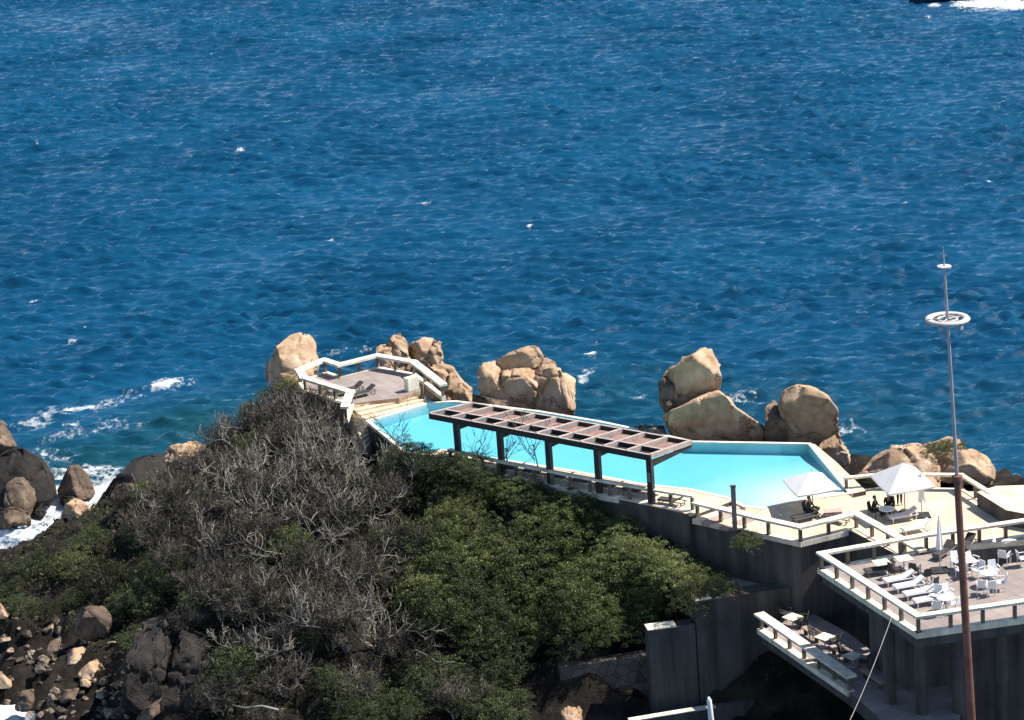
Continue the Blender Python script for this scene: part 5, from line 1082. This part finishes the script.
for a, b, Yo, r, kd, lab in ((270, 396, 0.4, 1.0, 'green', 'green shrub at the foot of the tall smooth boulder'), (290, 385, -.4, .95, 'yellow', 'olive shrub between the tall smooth boulder and the lookout railing'), (252, 408, .6, .9, 'green', 'green shrub on the skyline left of the tall smooth boulder')):
    p = aty(a, b, YL + Yo); T = thing('shrub', lab, 'shrub', p - Vector((0, 0, r * .6)), group='shrubs under the tall boulder'); T.scale = (r, r, r)
    for nm, me in (('trunk', TR[0]), ('crown', (LG_ if kd == 'green' else LY)[0])): o = bpy.data.objects.new(nm, me); COL.objects.link(o); o.parent = T
# scrub on rocks by the terrace
for px, py, Yo, lab in ((936, 449, 3.2, 'dark scrub growing between the pink rock and the ridge'), (950, 446, 4.2, 'scrub on the top of the ridge left of the round boulder'), (880, 478, 1.6, 'low scrub in front of the long pink rock')):
    p = aty(px, py, YR + Yo); T = thing('shrub', lab, 'shrub', p - Vector((0, 0, .5)), group='scrub on the sea rocks'); T.scale = (.9, .6, .75)
    for nm, me in (('trunk', TR[0]), ('crown', LD[0])): o = bpy.data.objects.new(nm, me); COL.objects.link(o); o.parent = T
# thin bare saplings before the pool
def sapling(label, px, py, H, seed):
    rnd = random.Random(seed); p = at(px, py, 8.0); T = thing('sapling', label, 'tree', (p.x, p.y, gz(p.x, p.y)), group='thin bare saplings before the pool'); tr = MB(); br = MB()
    top = Vector((rnd.uniform(-.3, .3), 0, H * .55)); tr.tube([(0, 0, -.2), top * .5 + Vector((.15, 0, 0)), top], [.06, .045, .03], 6)
    for i in range(6): grow(br, top * rnd.uniform(.6, 1), Vector((rnd.gauss(0, .8), rnd.gauss(0, .6), 1)).normalized(), H * .33, .026, 1, rnd, 3, 2)
    local(tr, 'trunk', 'bark', T); local(br, 'branches', 'twig', T)
sapling('bare sapling crossing in front of the third pergola post', 540, 505, 6.2, 3); sapling('bare sapling at the second pergola post', 508, 500, 5.2, 5); sapling('thin bare sapling beside the near pool corner', 398, 468, 4.6, 8); sapling('thin sapling between the first two pergola posts', 478, 495, 4.2, 9)
rl = random.Random(44)
def limb_tree(label, px, py, H, seed):
    rnd = random.Random(seed); d = ray(px, py)
    for q_ in range(1200):
        t = 95 + q_ * .1; p = Vector((0, 0, CAM_Z)) + d * t
        if p.z <= gz(p.x, p.y) + .6: break
    T = thing('dead_tree', label, 'tree', (p.x, p.y, gz(p.x, p.y)), group='old dead trees in the bare thicket'); tr = MB(); br = MB()
    for j in range(5):
        an = j * 1.26 + rnd.random(); dd = Vector((math.cos(an) * 1.0, math.sin(an) * 1.0, .75)).normalized(); b0 = Vector((0, 0, 0)); m1 = dd * H * .3; 
        tr.tube([b0 - Vector((0, 0, .3)), m1 * .5 + Vector((rnd.gauss(0, .1), rnd.gauss(0, .1), .1)), m1], [.09, .07, .055], 6, cap=False)
        grow(br, m1, dd, H * .62, .052, 0, rnd, 3, 3)
    local(tr, 'trunk', 'bark', T); local(br, 'branches', 'limb', T)
for i, (a, b, H, lab) in enumerate(((330, 465, 3.4, 'old dead tree with spreading pale limbs below the narrow steps'), (300, 500, 3.6, 'old dead tree with the palest limbs in the heart of the thicket'), (350, 530, 3.4, 'old dead tree with arching limbs beside the green thicket'), (290, 550, 3.4, 'old dead tree with tangled limbs above the dark hollow'), (345, 590, 3.2, 'old dead tree with forked limbs low in the thicket'), (245, 500, 3.2, 'old dead tree with grey limbs in the left of the thicket'), (225, 560, 3.0, 'old dead tree leaning over the cliff'), (380, 490, 2.8, 'old dead tree close to the pool wall'), (300, 620, 3.0, 'old dead tree at the lower edge of the thicket'), (250, 450, 3.0, 'old dead tree near the skyline of the thicket'), (375, 640, 2.8, 'old dead tree beneath the green shrubs'), (180, 520, 2.8, 'old dead tree at the left end of the thicket'), (260, 655, 2.6, 'old dead tree with low tangled limbs below the dark hollow'), (310, 440, 2.8, 'old dead tree high under the lookout'))):
    limb_tree(lab, a, b, H, 300 + i)
# a few pale dead limbs
def limb(label, pts, r=.05):
    P = []
    for a, b in pts:
        d = ray(a, b); 
        for s in range(1200):
            t = 95 + s * .1; p = Vector((0, 0, CAM_Z)) + d * t
            if p.z <= gz(p.x, p.y) + 1.7: break
        P.append(p)
    m = MB(); m.tube(P, [r * (1 - .6 * i / (len(P) - 1)) for i in range(len(P))], 6); tag(m.build('dead_limb', 'concrete_light', smooth=True), label, 'dead branch')
limb('long pale dead limb low on the slope near the bottom edge', [(278, 710), (262, 706), (245, 708), (232, 705)], .08)
limb('pale dead limb on the right side of the bare bushes', [(352, 485), (362, 490), (372, 496), (392, 498), (402, 497)], .08)
limb('white bleached limb under the lower green shrubs', [(415, 650), (428, 656), (436, 662), (455, 662)], .06)
limb('pale broken limb at the top of the dark gully', [(138, 630), (144, 629), (152, 626)], .06)
limb('pale curved limb hanging against the furrowed cliff', [(176, 634), (184, 646), (193, 654)], .05)

# ground cover on the slope
rng = np.random.RandomState(77); k = 26000
gx = rng.uniform(-48, 20, k * 2); gy = rng.uniform(120, 190, k * 2)
gzv = np.array([gz(a, b) for a, b in zip(gx, gy)]); ok = (gzv > 2.0) & (gzv < 10)
for poly in (POOL, DECK, DA, DB, LK): ok &= ~poly_mask(poly, gx, gy)
gx, gy, gzv = gx[ok][:k], gy[ok][:k], gzv[ok][:k]; k = len(gx)
pos = np.stack([gx, gy, gzv + rng.uniform(.02, .35, k)], 1)
u = rng.normal(size=(k, 3)); u[:, 2] = np.abs(u[:, 2]) + .3; u /= np.linalg.norm(u, axis=1)[:, None]; v = np.cross(u, rng.normal(size=(k, 3))); v /= np.linalg.norm(v, axis=1)[:, None]
L = rng.uniform(.08, .22, (k, 1)); V = np.stack([pos - u * L, pos + v * L * .3, pos + u * L, pos - v * L * .3], 1).reshape(-1, 3)
me = bpy.data.meshes.new('ground_cover'); me.from_pydata(V.tolist(), [], np.arange(k * 4).reshape(-1, 4).tolist()); me.update(); me.materials.append(M['leaf_dark'])
o = bpy.data.objects.new('ground_cover', me); COL.objects.link(o); stuff(o, 'dark low ground cover over the slope', 'ground cover')
